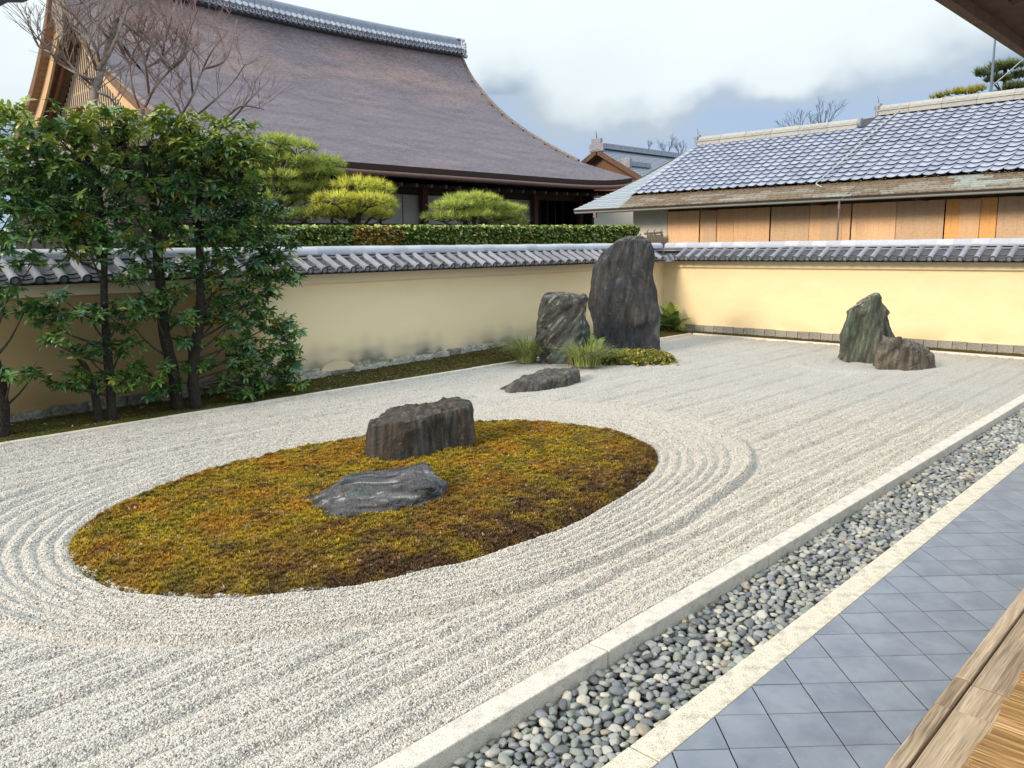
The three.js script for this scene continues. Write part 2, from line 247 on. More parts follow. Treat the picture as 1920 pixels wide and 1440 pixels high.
  for (const p of near) { const m = mesh('pebble', vars[p[5]], pmats[p[4]], bed); m.position.set(p[0], p[1], p[2]); m.rotation.set(p[6], p[7], p[8], 'YXZ'); m.scale.setScalar(p[3]); }
  const white = std({ color: 0xffffff, roughness: 0.55 });
  for (let k = 0; k < 6; k++) { const l = list.filter((p) => p[5] === k && !nearSet.has(p)); instances('pebbles', vars[k], white, l.map((p) => mat4(p[0], p[1], p[2], p[6], p[7], p[8], p[3])), l.map((p) => { const f = 0.85 + 0.3 * r(); return C(...pal[p[4]].map((c) => c * f)); }), bed); }

  // slate paving laid on the diagonal
  const pav = structure('slate_paving', 'blue-grey slate tiles laid diagonally along the veranda');
  mesh('joint_bed', grid(20, 2, (u, v, p) => p.set(lerp(-3, 17.6, u), -0.0675, lerp(-1.80, 1.5, v)), (p) => [p.x, p.z]), std({ color: C(0.012, 0.013, 0.018), roughness: 1 }), pav);
  const slates = [0, 1, 2, 3, 4].map((k) => { const a = [0.165, 0.20, 0.27], b = [0.285, 0.325, 0.40], n = tnoise(90 + k, 9), m2 = tnoise(190 + k, 32); return std({ map: texture(256, 256, (u, v) => { const t = clamp(0.45 + 0.75 * (n(u, v) - 0.5) + 0.5 * (m2(u, v) - 0.5) * n(u + 0.3, v) + 0.5 * smooth(nd(u, v), 0.8, 0.95) * n(v, u)); return mixc(a, b, t).map((q) => q * (0.985 + 0.008 * k)); }, [0.8, 0.8], true), bumpMap: rep(cloudTex, 1.5), bumpScale: 0.003, roughness: 0.34 }); });
  const D = 0.375, side = 0.2652, zt0 = -1.797, zt1 = 0.75, rp = rng(66);
  for (let j = 0; j < 16; j++) for (let i = -2; i < 42; i++) {
    const cx = 5.15 - 0.1875 + (i - 12) * D + (j % 2) * 0.1875, cz = -1.62 + 0.1855 * (j - 1); if (cx < 1.5 || cx > 16.5 || cz > -0.3) continue;
    const hd = side * 0.7071 - 0.0078; let pts = [[cx - hd, cz], [cx, cz - hd], [cx + hd, cz], [cx, cz + hd]];
    const out = []; for (let k = 0; k < 4; k++) { const a = pts[k], b = pts[(k + 1) % 4], ia = a[1] >= zt0, ib = b[1] >= zt0; if (ia) out.push(a); if (ia !== ib) { const t = (zt0 - a[1]) / (b[1] - a[1]); out.push([lerp(a[0], b[0], t), zt0]); } }
    if (out.length < 3) continue;
    const sh = new THREE.Shape(out.map(([x, z]) => new THREE.Vector2(x - cx, -(z - cz))));
    const gg = boxUV(new THREE.ExtrudeGeometry(sh, { depth: 0.02, bevelEnabled: true, bevelSize: 0.0015, bevelThickness: 0.0015, bevelSegments: 1 }).rotateX(-Math.PI / 2)); { const u = gg.attributes.uv, ou = rp() * 9, ov = rp() * 9; for (let k = 0; k < u.count; k++) u.setXY(k, u.getX(k) + ou, u.getY(k) + ov); }
    const m = mesh('slate_tile', gg, slates[Math.floor(rp() * 5)], pav); place(m, cx, -0.0835 + rr(-0.0012, 0.0012, rp), cz, rr(-0.0022, 0.0022, rp), 0, rr(-0.0022, 0.0022, rp));
  }
}

// ------------------------------------------------------------------ garden walls with tiled copings
const roundTile = (() => { // half-round tile with a closed end disc, along +z, eave end at z = 0
  const g = [], L = 0.52; const body = new THREE.CylinderGeometry(0.053, 0.060, L, 14, 1, false); body.rotateX(Math.PI / 2).translate(0, 0, -L / 2); g.push(body);
  const rim = new THREE.CylinderGeometry(0.064, 0.064, 0.045, 16, 1).rotateX(Math.PI / 2).translate(0, 0, -0.02); g.push(rim);
  g.push(new THREE.CylinderGeometry(0.0525, 0.0525, 0.025, 14, 1).rotateX(Math.PI / 2).translate(0, 0, -L * 0.62));
  return boxUV(mergeGeometries(g.map(flat)));
})();
const discGeo = (() => { const a = new THREE.RingGeometry(0.042, 0.062, 16).translate(0, 0, 0.004), b = new THREE.CircleGeometry(0.036, 14).translate(0, 0, 0.001); const c = new THREE.TorusGeometry(0.046, 0.007, 4, 16).translate(0, 0, 0.004); return mergeGeometries([a, b, c].map(flat)); })();
const panTile = (() => { // three overlapping concave tiles between the round ones
  const g = []; for (let k = 0; k < 3; k++) { const w = 0.118, off = k * 0.014, z0 = -0.012 - k * 0.085, z1 = -0.5, th = 0.016;
    const sag = (s) => 0.034 * s * s - 0.034 + off;
    g.push(grid(8, 1, (u, v, p) => { const s = 2 * u - 1; p.set(s * w, sag(s), lerp(z1, z0, v)); }));
    g.push(grid(8, 1, (u, v, p) => { const s = 2 * u - 1; p.set(s * w, sag(s) - th * (1 - v), z0); })); }
  return boxUV(mergeGeometries(g.map(flat)));
})();
function half(r, h, len, n = 10) { const s = new THREE.Shape(); s.moveTo(-r, 0); for (let i = 0; i <= n; i++) { const a = Math.PI - (i / n) * Math.PI; s.lineTo(r * Math.cos(a), h + r * 0.86 * Math.sin(a)); } s.lineTo(r, 0); return new THREE.ExtrudeGeometry(s, { depth: len, bevelEnabled: true, bevelSize: 0.003, bevelThickness: 0.003, bevelSegments: 1, curveSegments: 1 }).rotateY(Math.PI / 2); } // along +x
function gardenWall(label, pos, turn, x0, x1, plaster, frieze, tileX0, tileStop, seed, capShade) {
  const w = thing('garden_wall', label, 'wall', pos, turn), r = rng(seed);
  const L = x1 - x0, cx = (x0 + x1) / 2;
  const front = new THREE.PlaneGeometry(L, 1.66, 1, 1); front.translate(cx, 0.79, 0);
  const uv = front.attributes.uv, p = front.attributes.position; for (let i = 0; i < uv.count; i++) uv.setXY(i, (p.getX(i) - x0) / L, (p.getY(i) + 0.04) / 1.66);
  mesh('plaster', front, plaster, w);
  mesh('wall_core', box(L, 1.78, 0.33, cx, 0.86, -0.17), frieze, w);
  mesh('frieze', boxUV(rbox(L, 0.155, 0.43, 0.006).translate(cx, 1.702, -0.140)), frieze, w);
  mesh('eave_board', boxUV(box(L, 0.02, 0.66, cx, 1.795, -0.165)), M.darkWood, w);  // dark board that paints the shadow line under the tiles
  mesh('roof_bed', poly([[x0, 1.80, 0.36], [x1, 1.80, 0.36], [x1, 2.03, -0.16], [x0, 2.03, -0.16], [x0, 1.80, -0.66], [x1, 1.80, -0.66]], [[0, 1, 2, 3], [3, 2, 5, 4]]), M.tileDark, w);
  const slope = Math.atan2(0.215, 0.47);
  for (let x = tileX0; x < tileStop; x += 0.28) {
    const m = mesh('round_tile', roundTile, M.tileGrey[Math.floor(r() * 4)], w); place(m, x + rr(-0.004, 0.004, r), 1.853 + rr(-0.003, 0.003, r), 0.425 + rr(-0.008, 0.008, r), slope + rr(-0.01, 0.01, r), rr(-0.012, 0.012, r), 0);
    const d = mesh('tile_end', discGeo, M.tileDark, m); d.position.z = 0.001;
    if (x + 0.14 < tileStop) { const q = mesh('pan_tile', panTile, M.panShade ??= mottled([0.028, 0.030, 0.037], [0.10, 0.105, 0.125], 0.4, { roughness: 0.6, side: THREE.DoubleSide }, 1.6), w); place(q, x + 0.14, 1.845 + rr(-0.003, 0.003, r), 0.425, slope, 0, 0); }  // pans coloured darker than the round tiles to paint the shade between them
  }
  // ridge: two courses of flat tiles and a row of round caps
  for (const [y, h, d, ph] of [[2.036, 0.034, 0.40, 0.1], [2.088, 0.03, 0.335, 0.32]]) {
    mesh('ridge_bed', box(L, 0.05, d - 0.12, cx, y - 0.012, -0.17), M.tileDark, w);
    for (let x = x0 - ph; x < x1 - 0.05; x += 0.52) { const a = Math.max(x, x0), l = Math.min(x + 0.516, x1) - a; mesh('flat_ridge_tile', boxUV(rbox(l, h, d, 0.008).translate(a + l / 2, y + 0.015 + rr(-0.002, 0.002, r), -0.17)), M.tileGrey[1 + Math.floor(r() * 3)], w); }
  }
  mesh('ridge_core', box(L, 0.06, 0.2, cx, 2.13, -0.17), M.tileDark, w);
  const capG = boxUV(half(0.112, 0.02, 0.32).translate(0, 0, 0));
  for (let x = x0; x < x1 - 0.1; x += 0.325) { const m = mesh('ridge_cap_tile', capG, M.tilePale[Math.floor(r() * 3)], w); place(m, x, 2.122 + rr(-0.003, 0.003, r), -0.17 + rr(-0.003, 0.003, r), 0, rr(-0.006, 0.006, r), 0); }
  return w;
}
const lwPlaster = (() => { // peach plaster with damp and algae rising from the ground, tree shade painted in at the left; the left wall is 21 m long
  const n = tnoise(301, 40), q = tnoise(302, 120), w = tnoise(303, 12), dr = tnoise(304, 400);
  const t = texture(2048, 256, (u, v) => {
    const x = -3 + 21 * u, y = v * 1.66 - 0.04;
    let c = mixc([0.88, 0.735, 0.465], [0.93, 0.795, 0.535], 0.5 * w(u, v * 0.1) + 0.5 * n(u, v * 0.2));
    const rise = 0.40 + 0.25 * (n(u, 0.3) - 0.4) + 0.16 * (q(u, 0.2) - 0.5) - 0.012 * (x - 8) * clamp(x - 8, 0, 1);
    const g1 = smooth(y, rise + 0.28, rise - 0.12) * (0.35 + 0.65 * n(u * 1.3, v * 0.3)); c = mixc(c, [0.44, 0.40, 0.31], clamp(g1 * 0.95));
    const g2 = smooth(y, rise - 0.06, rise - 0.26); c = mixc(c, [0.17, 0.175, 0.125], clamp(g2 * (0.7 + 0.5 * q(u, v * 0.3))));
    const lich = smooth(y, 0.3, 0.05) * smooth(dr(u, v * 0.15), 0.58, 0.7); c = mixc(c, [0.66, 0.64, 0.57], lich * 0.9);
    const patch = Math.hypot((x - 7.95) / 0.34, (y - 0.13) / 0.15); c = mixc([0.70, 0.60, 0.41], c, smooth(patch, 0.92, 1.05));
    const left = smooth(x, 6.9, 6.0); c = mixc(c, mixc(c, [0.36, 0.235, 0.095], 0.85), left);  // shade of the tree row painted into the plaster colour behind it
    return c;
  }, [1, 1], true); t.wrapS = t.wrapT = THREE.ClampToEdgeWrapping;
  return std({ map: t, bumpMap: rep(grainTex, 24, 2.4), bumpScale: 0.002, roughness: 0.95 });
})();
const rwPlaster = (() => {
  const n = tnoise(311, 24), q = tnoise(312, 80);
  const t = texture(1024, 256, (u, v) => { const y = v * 1.66 - 0.04; let c = mixc([0.77, 0.625, 0.385], [0.83, 0.69, 0.445], 0.6 * n(u, v * 0.3) + 0.4 * q(u, v * 0.3)); const s = smooth(y, 0.5, 0.2) * smooth(n(u * 1.0, v * 0.15), 0.45, 0.7); return mixc(c, [0.70, 0.53, 0.29], s * 0.6); }, [1, 1], true); t.wrapS = t.wrapT = THREE.ClampToEdgeWrapping;
  return std({ map: t, bumpMap: rep(grainTex, 14, 2.4), bumpScale: 0.002, roughness: 0.95 });
})();
const LWZ = -11.83, RWX = 18.05;
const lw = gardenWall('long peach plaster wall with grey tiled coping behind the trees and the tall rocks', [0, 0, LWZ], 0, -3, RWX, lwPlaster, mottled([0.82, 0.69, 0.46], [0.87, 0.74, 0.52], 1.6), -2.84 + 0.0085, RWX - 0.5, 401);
const rw = gardenWall('ochre yellow plaster wall with grey tiled coping on the right of the garden', [RWX, 0, 0], -Math.PI / 2, LWZ, 0.4, rwPlaster, mottled([0.75, 0.62, 0.39], [0.80, 0.67, 0.44], 1.6), LWZ + 0.66, 0.3, 402);
{ // inner corner: valley pan and upturned end tile
  const m = mesh('corner_tile', boxUV(grid(12, 6, (u, v, p) => { const s = 2 * u - 1; p.set(s * 0.17, 0.05 * s * s + 0.16 * v - 0.02, -0.5 * v); })), M.tileGrey[0], lw); place(m, RWX - 0.45, 1.79, 0.45, 0, -Math.PI / 4, 0);
}
{ // base stones
  const r = rng(410), mats = [mottled([0.16, 0.155, 0.13], [0.40, 0.38, 0.33], 0.35, { roughness: 0.95, bumpScale: 0.012 }, 1.8), mottled([0.12, 0.12, 0.105], [0.34, 0.31, 0.27], 0.3, { roughness: 0.95, bumpScale: 0.012 }, 1.8), mottled([0.30, 0.29, 0.26], [0.72, 0.70, 0.64], 0.3, { roughness: 0.95, bumpScale: 0.012 }, 1.8)];
  const rough = (w, h, d, seed) => { const g = mergeVertices(new THREE.BoxGeometry(w, h, d, 6, 4, 3).deleteAttribute('uv').deleteAttribute('normal')), p = g.attributes.position, v = V(); for (let i = 0; i < p.count; i++) { v.fromBufferAttribute(p, i); const e = Math.hypot(v.x / w * 2, v.y / h * 2) ; const k = 1 - 0.10 * Math.max(0, e - 0.9); v.x *= k; v.y *= k; v.x += 0.022 * n3(v.x * 5 + seed, v.y * 5, v.z * 5); v.y += 0.02 * n3(v.x * 5, v.y * 5 + seed, v.z * 5); v.z += 0.02 * n3(v.x * 6, v.y * 6, seed); p.setXYZ(i, v.x, v.y, v.z); } g.computeVertexNormals(); return boxUV(g); };
  for (let x = -2.4, k = 0; x < 14; k++) { const w = rr(0.26, 0.62, r), h = (x < 7 ? rr(0.18, 0.3, r) : rr(0.13, 0.2, r)); const up = x < 7 ? 0 : clamp((x - 7) * 0.022, 0, 0.13); const m = mesh('base_stone', rough(w * 1.02, h, 0.16, k * 3.1), x > 6.5 && r() < 0.7 ? mats[2] : mats[Math.floor(r() * 2)], lw); place(m, x + w / 2, up + h / 2 - 0.04, 0.0, 0, rr(-0.05, 0.05, r), rr(-0.04, 0.04, r)); x += w; }
  const bm = [mottled([0.20, 0.20, 0.175], [0.33, 0.325, 0.29], 0.3, { roughness: 0.9 }, 1.6), mottled([0.17, 0.165, 0.15], [0.36, 0.345, 0.32], 0.22, { roughness: 0.9 }, 1.8), mottled([0.24, 0.23, 0.20], [0.38, 0.37, 0.33], 0.3, { roughness: 0.9 }, 1.6)];
  for (let z = LWZ + 0.72; z < 0.2; z += 0.272) { const m = mesh('base_block', boxUV(rbox(0.264, 0.2, 0.05, 0.008)), bm[Math.floor(r() * 3)], rw); place(m, z + 0.136, 0.085 + rr(-0.006, 0.006, r), 0.012 + rr(-0.005, 0.005, r), 0, rr(-0.01, 0.01, r), 0); }
}

// ------------------------------------------------------------------ moss strips along the walls
const tuftGeo = (n, h, w, seed) => { const r = rng(seed), a = []; for (let k = 0; k < n; k++) { const th = (k / n) * 6.283 + r(), lean = 0.25 + 0.75 * r(), hh = h * (0.6 + 0.4 * r()), dx = Math.cos(th), dz = Math.sin(th), bx = dx * lean * hh, bz = dz * lean * hh, px = -dz * w, pz = dx * w; const mx = bx * 0.5, mz = bz * 0.5; a.push(-px * .5, 0, -pz * .5, px * .5, 0, pz * .5, mx + px, hh * 0.62, mz + pz, -px * .5, 0, -pz * .5, mx + px, hh * 0.62, mz + pz, mx - px, hh * 0.62, mz - pz, mx - px, hh * 0.62, mz - pz, mx + px, hh * 0.62, mz + pz, bx, hh, bz); } const g = new THREE.BufferGeometry(); g.setAttribute('position', new THREE.Float32BufferAttribute(a, 3)); g.computeVertexNormals(); return g; };
const leafMat = (p = {}) => new THREE.MeshPhysicalMaterial({ color: 0xffffff, roughness: 0.8, side: THREE.DoubleSide, ...p });
const mossY = (x, z) => { const d = clamp((SZ1 - 0.09 - z) / 1.1), rise = clamp((x - 7) * 0.022, 0, 0.13); return 0.012 + d * (0.02 + rise) + 0.012 * n2(x * 2, z * 3) * d + 0.01 * n2(x * 7, z * 8) * clamp(d * 4); };
const stripCol = (x, z) => { const a = 0.5 + 0.7 * fbm2(x * 0.8, z * 1.6, 3), b = 0.5 + 0.8 * fbm2(x * 3.1 + 5, z * 3.3, 3), near = smooth(z, -11.2, -10.75); let c = mixc([0.055, 0.055, 0.012], [0.115, 0.120, 0.018], clamp(a * 0.7 + near * 0.35)); c = mixc(c, [0.12, 0.075, 0.02], clamp((b - 0.5) * 1.2 + smooth(x, 6, 9) * 0.3)); return c; };
{
  const g = structure('moss_strip', 'mossy strip of ground along the foot of the walls'), mm = std({ color: 0xffffff, vertexColors: true, roughness: 1, bumpMap: rep(grainTex, 2), bumpScale: 0.01 });
  const gg = grid(420, 26, (u, v, p) => { const x = lerp(-3, 18.05, u), z = lerp(-11.86, -10.705, v); p.set(x, mossY(x, z), z); }, (p) => [p.x, p.z]); mesh('moss_ground', paint(gg, (v) => stripCol(v.x, v.z)), mm, g);
  const g2 = grid(8, 200, (u, v, p) => { const x = lerp(17.635, 18.07, u), z = lerp(-10.71, 0.3, v); p.set(x, 0.006 + 0.02 * clamp(u * 2) + 0.012 * n2(x * 4, z * 3), z); }, (p) => [p.x, p.z]); mesh('moss_ground', paint(g2, (v) => mixc([0.05, 0.04, 0.012], [0.12, 0.09, 0.022], 0.5 + 0.6 * fbm2(v.x * 2, v.z * 1.2, 3))), mm, g);
  const r = rng(501), ma = [], ca = []; for (let k = 0; k < 26000; k++) { const x = lerp(1.2, 17.6, Math.pow(r(), 1.2)), z = lerp(-11.8, -10.73, r()); const c = stripCol(x, z), f = 0.7 + 0.8 * r(); ma.push(mat4(x, mossY(x, z) - 0.003, z, 0, r() * 6, 0, rr(0.6, 1.2, r))); ca.push(C(c[0] * f, c[1] * f, c[2] * f)); }
  for (let k = 0; k < 3500; k++) { const x = rr(17.65, 18.03, r), z = rr(-10.7, -2, r); const f = 0.7 + 0.7 * r(); ma.push(mat4(x, 0.02, z, 0, r() * 6, 0, rr(0.6, 1.1, r))); ca.push(C(0.10 * f, 0.078 * f, 0.02 * f)); }
  { const dl = [], dc = []; for (let k = 0; k < 70; k++) { const x = rr(2, 13, r), z = rr(-11.6, -10.8, r), f = rr(0.6, 1.1, r); dl.push(mat4(x, mossY(x, z) + 0.018, z, rr(-0.4, 0.4, r), r() * 6, rr(-0.4, 0.4, r), rr(0.6, 1.3, r), 0.6, rr(0.12, 0.7, r))); dc.push(C(0.46 * f, 0.34 * f, 0.18 * f)); } instances('dry_leaves', new THREE.SphereGeometry(0.05, 7, 3).scale(1, 0.08, 0.35), leafMat({ roughness: 0.8 }), dl, dc, g); }
  instances('moss_tufts', tuftGeo(6, 0.024, 0.004, 3), leafMat({ roughness: 0.95 }), ma, ca, g);
}

// ------------------------------------------------------------------ moss island
const islandY = (x, z) => { const q = Math.hypot(x - MC[0], z - MC[1]) / mossR(x, z); if (q > 1) return -0.03; const rim = Math.pow(clamp((1 - q) / 0.055), 0.5); return -0.02 + (0.075 + 0.05 * (1 - q)) * rim + (0.014 * n2(x * 2.2, z * 2.2) + 0.016 * n2(x * 7, z * 7) + 0.010 * n2(x * 17, z * 17)) * rim; };
const islandCol = (x, z) => {
  const a = 0.5 + 0.75 * fbm2(x * 1.1 + 3, z * 1.1, 4), b = 0.5 + 0.75 * fbm2(x * 2.6 + 8, z * 2.6 - 3, 4), q = Math.hypot(x - MC[0], z - MC[1]) / mossR(x, z);
  let c = mixc([0.165, 0.148, 0.013], [0.43, 0.305, 0.016], clamp(0.5 + 1.2 * (b - 0.5))); c = mixc(c, [0.39, 0.185, 0.015], clamp((a - 0.3) * 1.6) * 0.9);
  const dry = smooth(z, -5.6, -4.2) * 0.95 * (0.55 + 0.8 * a) + 0.35 * smooth(q, 0.86, 1.0) + 0.2 * smooth(x, 6.3, 7.4) + 0.55 * smooth(fbm2(x * 1.7 - 4, z * 1.7 + 6, 3), 0.12, 0.42);
  c = mixc(c, [0.105, 0.06, 0.026], clamp(dry * (0.25 + 0.9 * (1 - b)))); return c;
};
{
  const t = thing('moss_island', 'oval island of olive and rust coloured moss in the raked gravel', 'moss bed', [0, 0, 0]);
  const gg = grid(200, 60, (u, v, p) => { const th = u * 2 * Math.PI, cx = Math.cos(th), cz = Math.sin(th), R = mossR(MC[0] + cx, MC[1] + cz), q = 1 - Math.pow(1 - v, 1.6); const x = MC[0] + cx * R * q, z = MC[1] + cz * R * q; p.set(x, islandY(x, z), z); }, (p) => [p.x, p.z]);
  mesh('moss_mat', paint(gg, (v) => islandCol(v.x, v.z).map((c) => c * 0.8)), std({ color: 0xffffff, vertexColors: true, roughness: 1, side: THREE.DoubleSide }), t);
  const r = rng(601), sets = [[], [], []], cols = [[], [], []];
  for (let k = 0; k < 95000; k++) { const th = r() * 6.2832, q = Math.sqrt(r()) * 1.004, R = mossR(MC[0] + Math.cos(th), MC[1] + Math.sin(th)), x = MC[0] + Math.cos(th) * R * q, z = MC[1] + Math.sin(th) * R * q; const c = islandCol(x, z), i = k % 3, pale = r() < 0.025; let f = 0.6 + 0.75 * r(); const out = smooth(q, 0.95, 1.0) * 0.9; const cc = pale ? [0.46, 0.33, 0.24] : c; sets[i].push(mat4(x, islandY(x, z) - 0.006, z, Math.sin(th) * out + rr(-0.25, 0.25, r), 0, -Math.cos(th) * out + rr(-0.25, 0.25, r), rr(0.6, 1.25, r)).multiply(new THREE.Matrix4().makeRotationY(r() * 6))); cols[i].push(C(cc[0] * f, cc[1] * f, cc[2] * f)); }
  for (let i = 0; i < 3; i++) instances('moss_sprigs', tuftGeo(7, 0.034, 0.0042, 20 + i), leafMat({ roughness: 0.9 }), sets[i], cols[i], t);
}

// ------------------------------------------------------------------ rocks
const rockMat = std({ color: 0xffffff, vertexColors: true, roughness: 0.78, bumpMap: rep(texture(512, 512, (u, v) => 0.45 * nc(u, v * 0.35) + 0.3 * nd(u, v * 0.5) + 0.25 * ne(u, v)), 2.2), bumpScale: 0.03 });
function rockColour(o) { // dark schist: streaks along the grain, green and pale veins, lichen spots
  return (v, n, seed) => {
    const [gx, gy, gz] = o.grain, a = v.x * gx + v.y * gy + v.z * gz, px = v.x - a * gx, py = v.y - a * gy, pz = v.z - a * gz;
    const s = fbm3(px * 9 + seed, py * 9 + a * 1.2, pz * 9, 4), w = fbm3(px * 20, py * 20 + a * 0.9, pz * 20 + seed, 3), b = fbm3(v.x * 2.5 + seed, v.y * 2.5, v.z * 2.5, 3);
    let c = mixc(o.dark, o.mid, clamp(0.5 + 1.3 * s + 0.6 * w)); c = mixc(c, o.tint, clamp((b - 0.02) * 2.4) * (o.tintAmt ?? 0.6));
    const vein = smooth(w * 0.6 + 0.8 * s, 0.30, 0.50); c = mixc(c, o.vein, vein * (o.veinAmt ?? 0.5));
    c = mixc(c, o.topLit ?? [0.25, 0.24, 0.23], smooth(n.y, 0.55, 0.95) * (o.topLitAmt ?? 0.55) * clamp(0.7 + 1.2 * w));  // upward faces painted lighter, standing in for light from above
    const li = n3(v.x * 19 + seed, v.y * 19, v.z * 19); if (li > 0.9) c = mixc(c, [0.42, 0.43, 0.40], smooth(li, 0.9, 0.95) * 0.3);
    if (o.spot) { const q = o.spot; for (const [sx, sy, sz, sr, col] of q) { const d = Math.hypot(v.x - sx, (v.y - sy) * 0.55, v.z - sz) / sr; c = mixc(col, c, smooth(d + 0.5 * s, 0.6, 1.1)); } }
    return c;
  };
}
function roughen(g, o, seed) {      // grain ledges, breaks and pits, then colour
  g.computeVertexNormals(); const p = g.attributes.position, n = g.attributes.normal, v = V(), q = V(); const [gx, gy, gz] = o.grain, out = [], sr = rng(Math.floor(seed * 100)), seeds = []; g.computeBoundingSphere(); const fk = 60 / Math.pow(g.boundingSphere.radius * (o.facetSize ?? 0.34), 2) / 4;
  for (let k = 0; k < (o.facets ?? 55); k++) { const i = Math.floor(sr() * p.count); const nn2 = V().fromBufferAttribute(n, i); nn2.add(V(sr() - 0.5, sr() - 0.5, sr() - 0.5).multiplyScalar(o.tilt ?? 0.5)).normalize(); seeds.push([V().fromBufferAttribute(p, i), nn2]); }
  for (let i = 0; i < p.count; i++) {
    v.fromBufferAttribute(p, i); q.fromBufferAttribute(n, i);
    const a = v.x * gx + v.y * gy + v.z * gz, px = v.x - a * gx, py = v.y - a * gy, pz = v.z - a * gz, k = o.freq ?? 1;
    const low = fbm3(v.x * 2.4 * k + seed, v.y * 2.4 * k, v.z * 2.4 * k, 2), led = fbm3(px * 5 * k + seed * 2, py * 5 * k + a * 0.7, pz * 5 * k, 3), t = led * 4, ter = (Math.floor(t) + smooth(t - Math.floor(t), 0.35, 0.65)) / 4;
    const crack = 1 - Math.abs(n3(px * 3.4 * k + seed, py * 3.4 * k + a * 0.5, pz * 3.4 * k)), fine = fbm3(v.x * 26, v.y * 26, v.z * 26 + seed, 3);
    let fw = 0, fd = 0; for (const s of seeds) { const ex = v.x - s[0].x, ey = v.y - s[0].y, ez = v.z - s[0].z, ea = ex * gx + ey * gy + ez * gz, dd = ex * ex + ey * ey + ez * ez - 0.75 * ea * ea, w = Math.exp(-dd * fk); if (w < 1e-12) continue; const den = Math.max(0.55, q.dot(s[1])); fw += w; fd += w * clamp((-ex * s[1].x - ey * s[1].y - ez * s[1].z) / den, -0.09, 0.09); }
    const facet = fw > 0 ? fd / fw : 0;
    const d = (facet * (o.facet ?? 0.85) + o.amp * ((o.low ?? 0.42) * low + (o.ledge ?? 0.36) * ter - 0.45 * Math.pow(Math.max(0, crack), 12) + 0.11 * fine)) * (o.damp ? o.damp(v) : 1) * (1 - (o.topFlat ?? 0) * smooth(q.y, 0.45, 0.85));
    out.push(v.x + q.x * d, v.y + q.y * d, v.z + q.z * d);
  }
  for (let i = 0; i < p.count; i++) p.setXYZ(i, out[i * 3], out[i * 3 + 1], out[i * 3 + 2]);
  g.computeVertexNormals(); const nn = g.attributes.normal, f = rockColour(o), col = new Float32Array(p.count * 3);
  for (let i = 0; i < p.count; i++) { v.fromBufferAttribute(p, i); q.fromBufferAttribute(nn, i); col.set(f(v, q, seed), i * 3); }
  g.setAttribute('color', new THREE.BufferAttribute(col, 3)); return g;
}
function section(th, faces, round = 14) { let s = 0; for (const [a, d] of faces) { const c = Math.cos(th - a); if (c > 0.02) s += Math.pow(c / d, round); } return 1 / Math.pow(s, 1 / round); } // rounded convex polygon
// a standing rock from its outline seen from the garden front, given real depth: slices are [pixel row, left, right]
function standing(name, label, base, slices, o, group) {
  const B = base.clone(), c0 = B.clone().addScaledVector(HF, o.depth * 0.8), rows = slices.map(([py, l, r]) => {
    const hit = (px) => { const d = ray(px, py), t = c0.clone().sub(EYE).dot(HF) / d.dot(HF); const p = EYE.clone().addScaledVector(d, t); return [p.clone().sub(c0).dot(HR), p.y]; };
    const [ul, y] = hit(l), [ur] = hit(r); return [y, ul, ur]; }).sort((a, b) => a[0] - b[0]);
  const y0 = -0.12, yb = rows[0][0], yt = rows[rows.length - 1][0], ys = (t) => lerp(y0, yt, t);
  const at = (y) => { if (y <= yb) return [rows[0][1], rows[0][2]]; for (let i = 0; i < rows.length - 1; i++) if (y <= rows[i + 1][0]) { const t = (y - rows[i][0]) / (rows[i + 1][0] - rows[i][0]); return [lerp(rows[i][1], rows[i + 1][1], t), lerp(rows[i][2], rows[i + 1][2], t)]; } return [rows[rows.length - 1][1], rows[rows.length - 1][2]]; };
  const nu = 160, nv = 120, cap = 16;
  let uMax = 1e-9, uMin = 1e-9; for (let i = 0; i < 360; i++) { const th = i / 57.2958, R = section(th, o.faces), x = Math.cos(th) * R; uMax = Math.max(uMax, x); uMin = Math.max(uMin, -x); }
  const g = grid(nu, nv + cap, (u, v, p) => {
    const j = v * (nv + cap), t = Math.min(1, j / nv), y = ys(Math.pow(t, 0.9)), [l, r] = at(y), cx = (l * uMax + r * uMin) / (uMax + uMin), a = (r - l) / (uMax + uMin), th = u * Math.PI * 2, R = section(th, o.faces), shrink = j > nv ? 1 - (j - nv) / cap : 1;
    const wide = (at(lerp(yb, yt, 0.25))[1] - at(lerp(yb, yt, 0.25))[0]) / (uMax + uMin), dep = o.depth * (0.35 + 0.65 * Math.min(1, a / wide)) * lerp(1, o.topDepth ?? 0.8, clamp((y - y0) / (yt - y0)));
    const du = cx + Math.cos(th) * R * a * shrink, df = Math.sin(th) * R * dep * shrink - o.depth * (o.lean ?? 0) * clamp((y - y0) / (yt - y0)) + (o.depth - dep) * -0.0;
    p.copy(c0).addScaledVector(HR, du).addScaledVector(HF, df); p.y = y + (j > nv ? 0.02 * (1 - shrink) : 0);
  });
  const off = c0.clone(); off.y = 0; const gg = mergeVertices(g.deleteAttribute('uv').deleteAttribute('normal'), 1e-5); gg.translate(-off.x, 0, -off.z);
  const H = yt - y0; roughen(gg, { ...o, damp: (v) => smooth(v.y, y0, y0 + 0.1) }, o.seed);
  gg.setAttribute('uv', new THREE.Float32BufferAttribute(new Float32Array(gg.attributes.position.count * 2), 2)); const u = gg.attributes.uv, p = gg.attributes.position; for (let i = 0; i < p.count; i++) u.setXY(i, p.getX(i) * HR.x + p.getZ(i) * HR.z + 0.4 * (p.getX(i) * HF.x + p.getZ(i) * HF.z), p.getY(i) * 0.5);
  const m = mesh(numbered(name), gg, rockMat, scene); m.position.set(off.x, 0, off.z); return tag(m, label, 'rock', group);
}
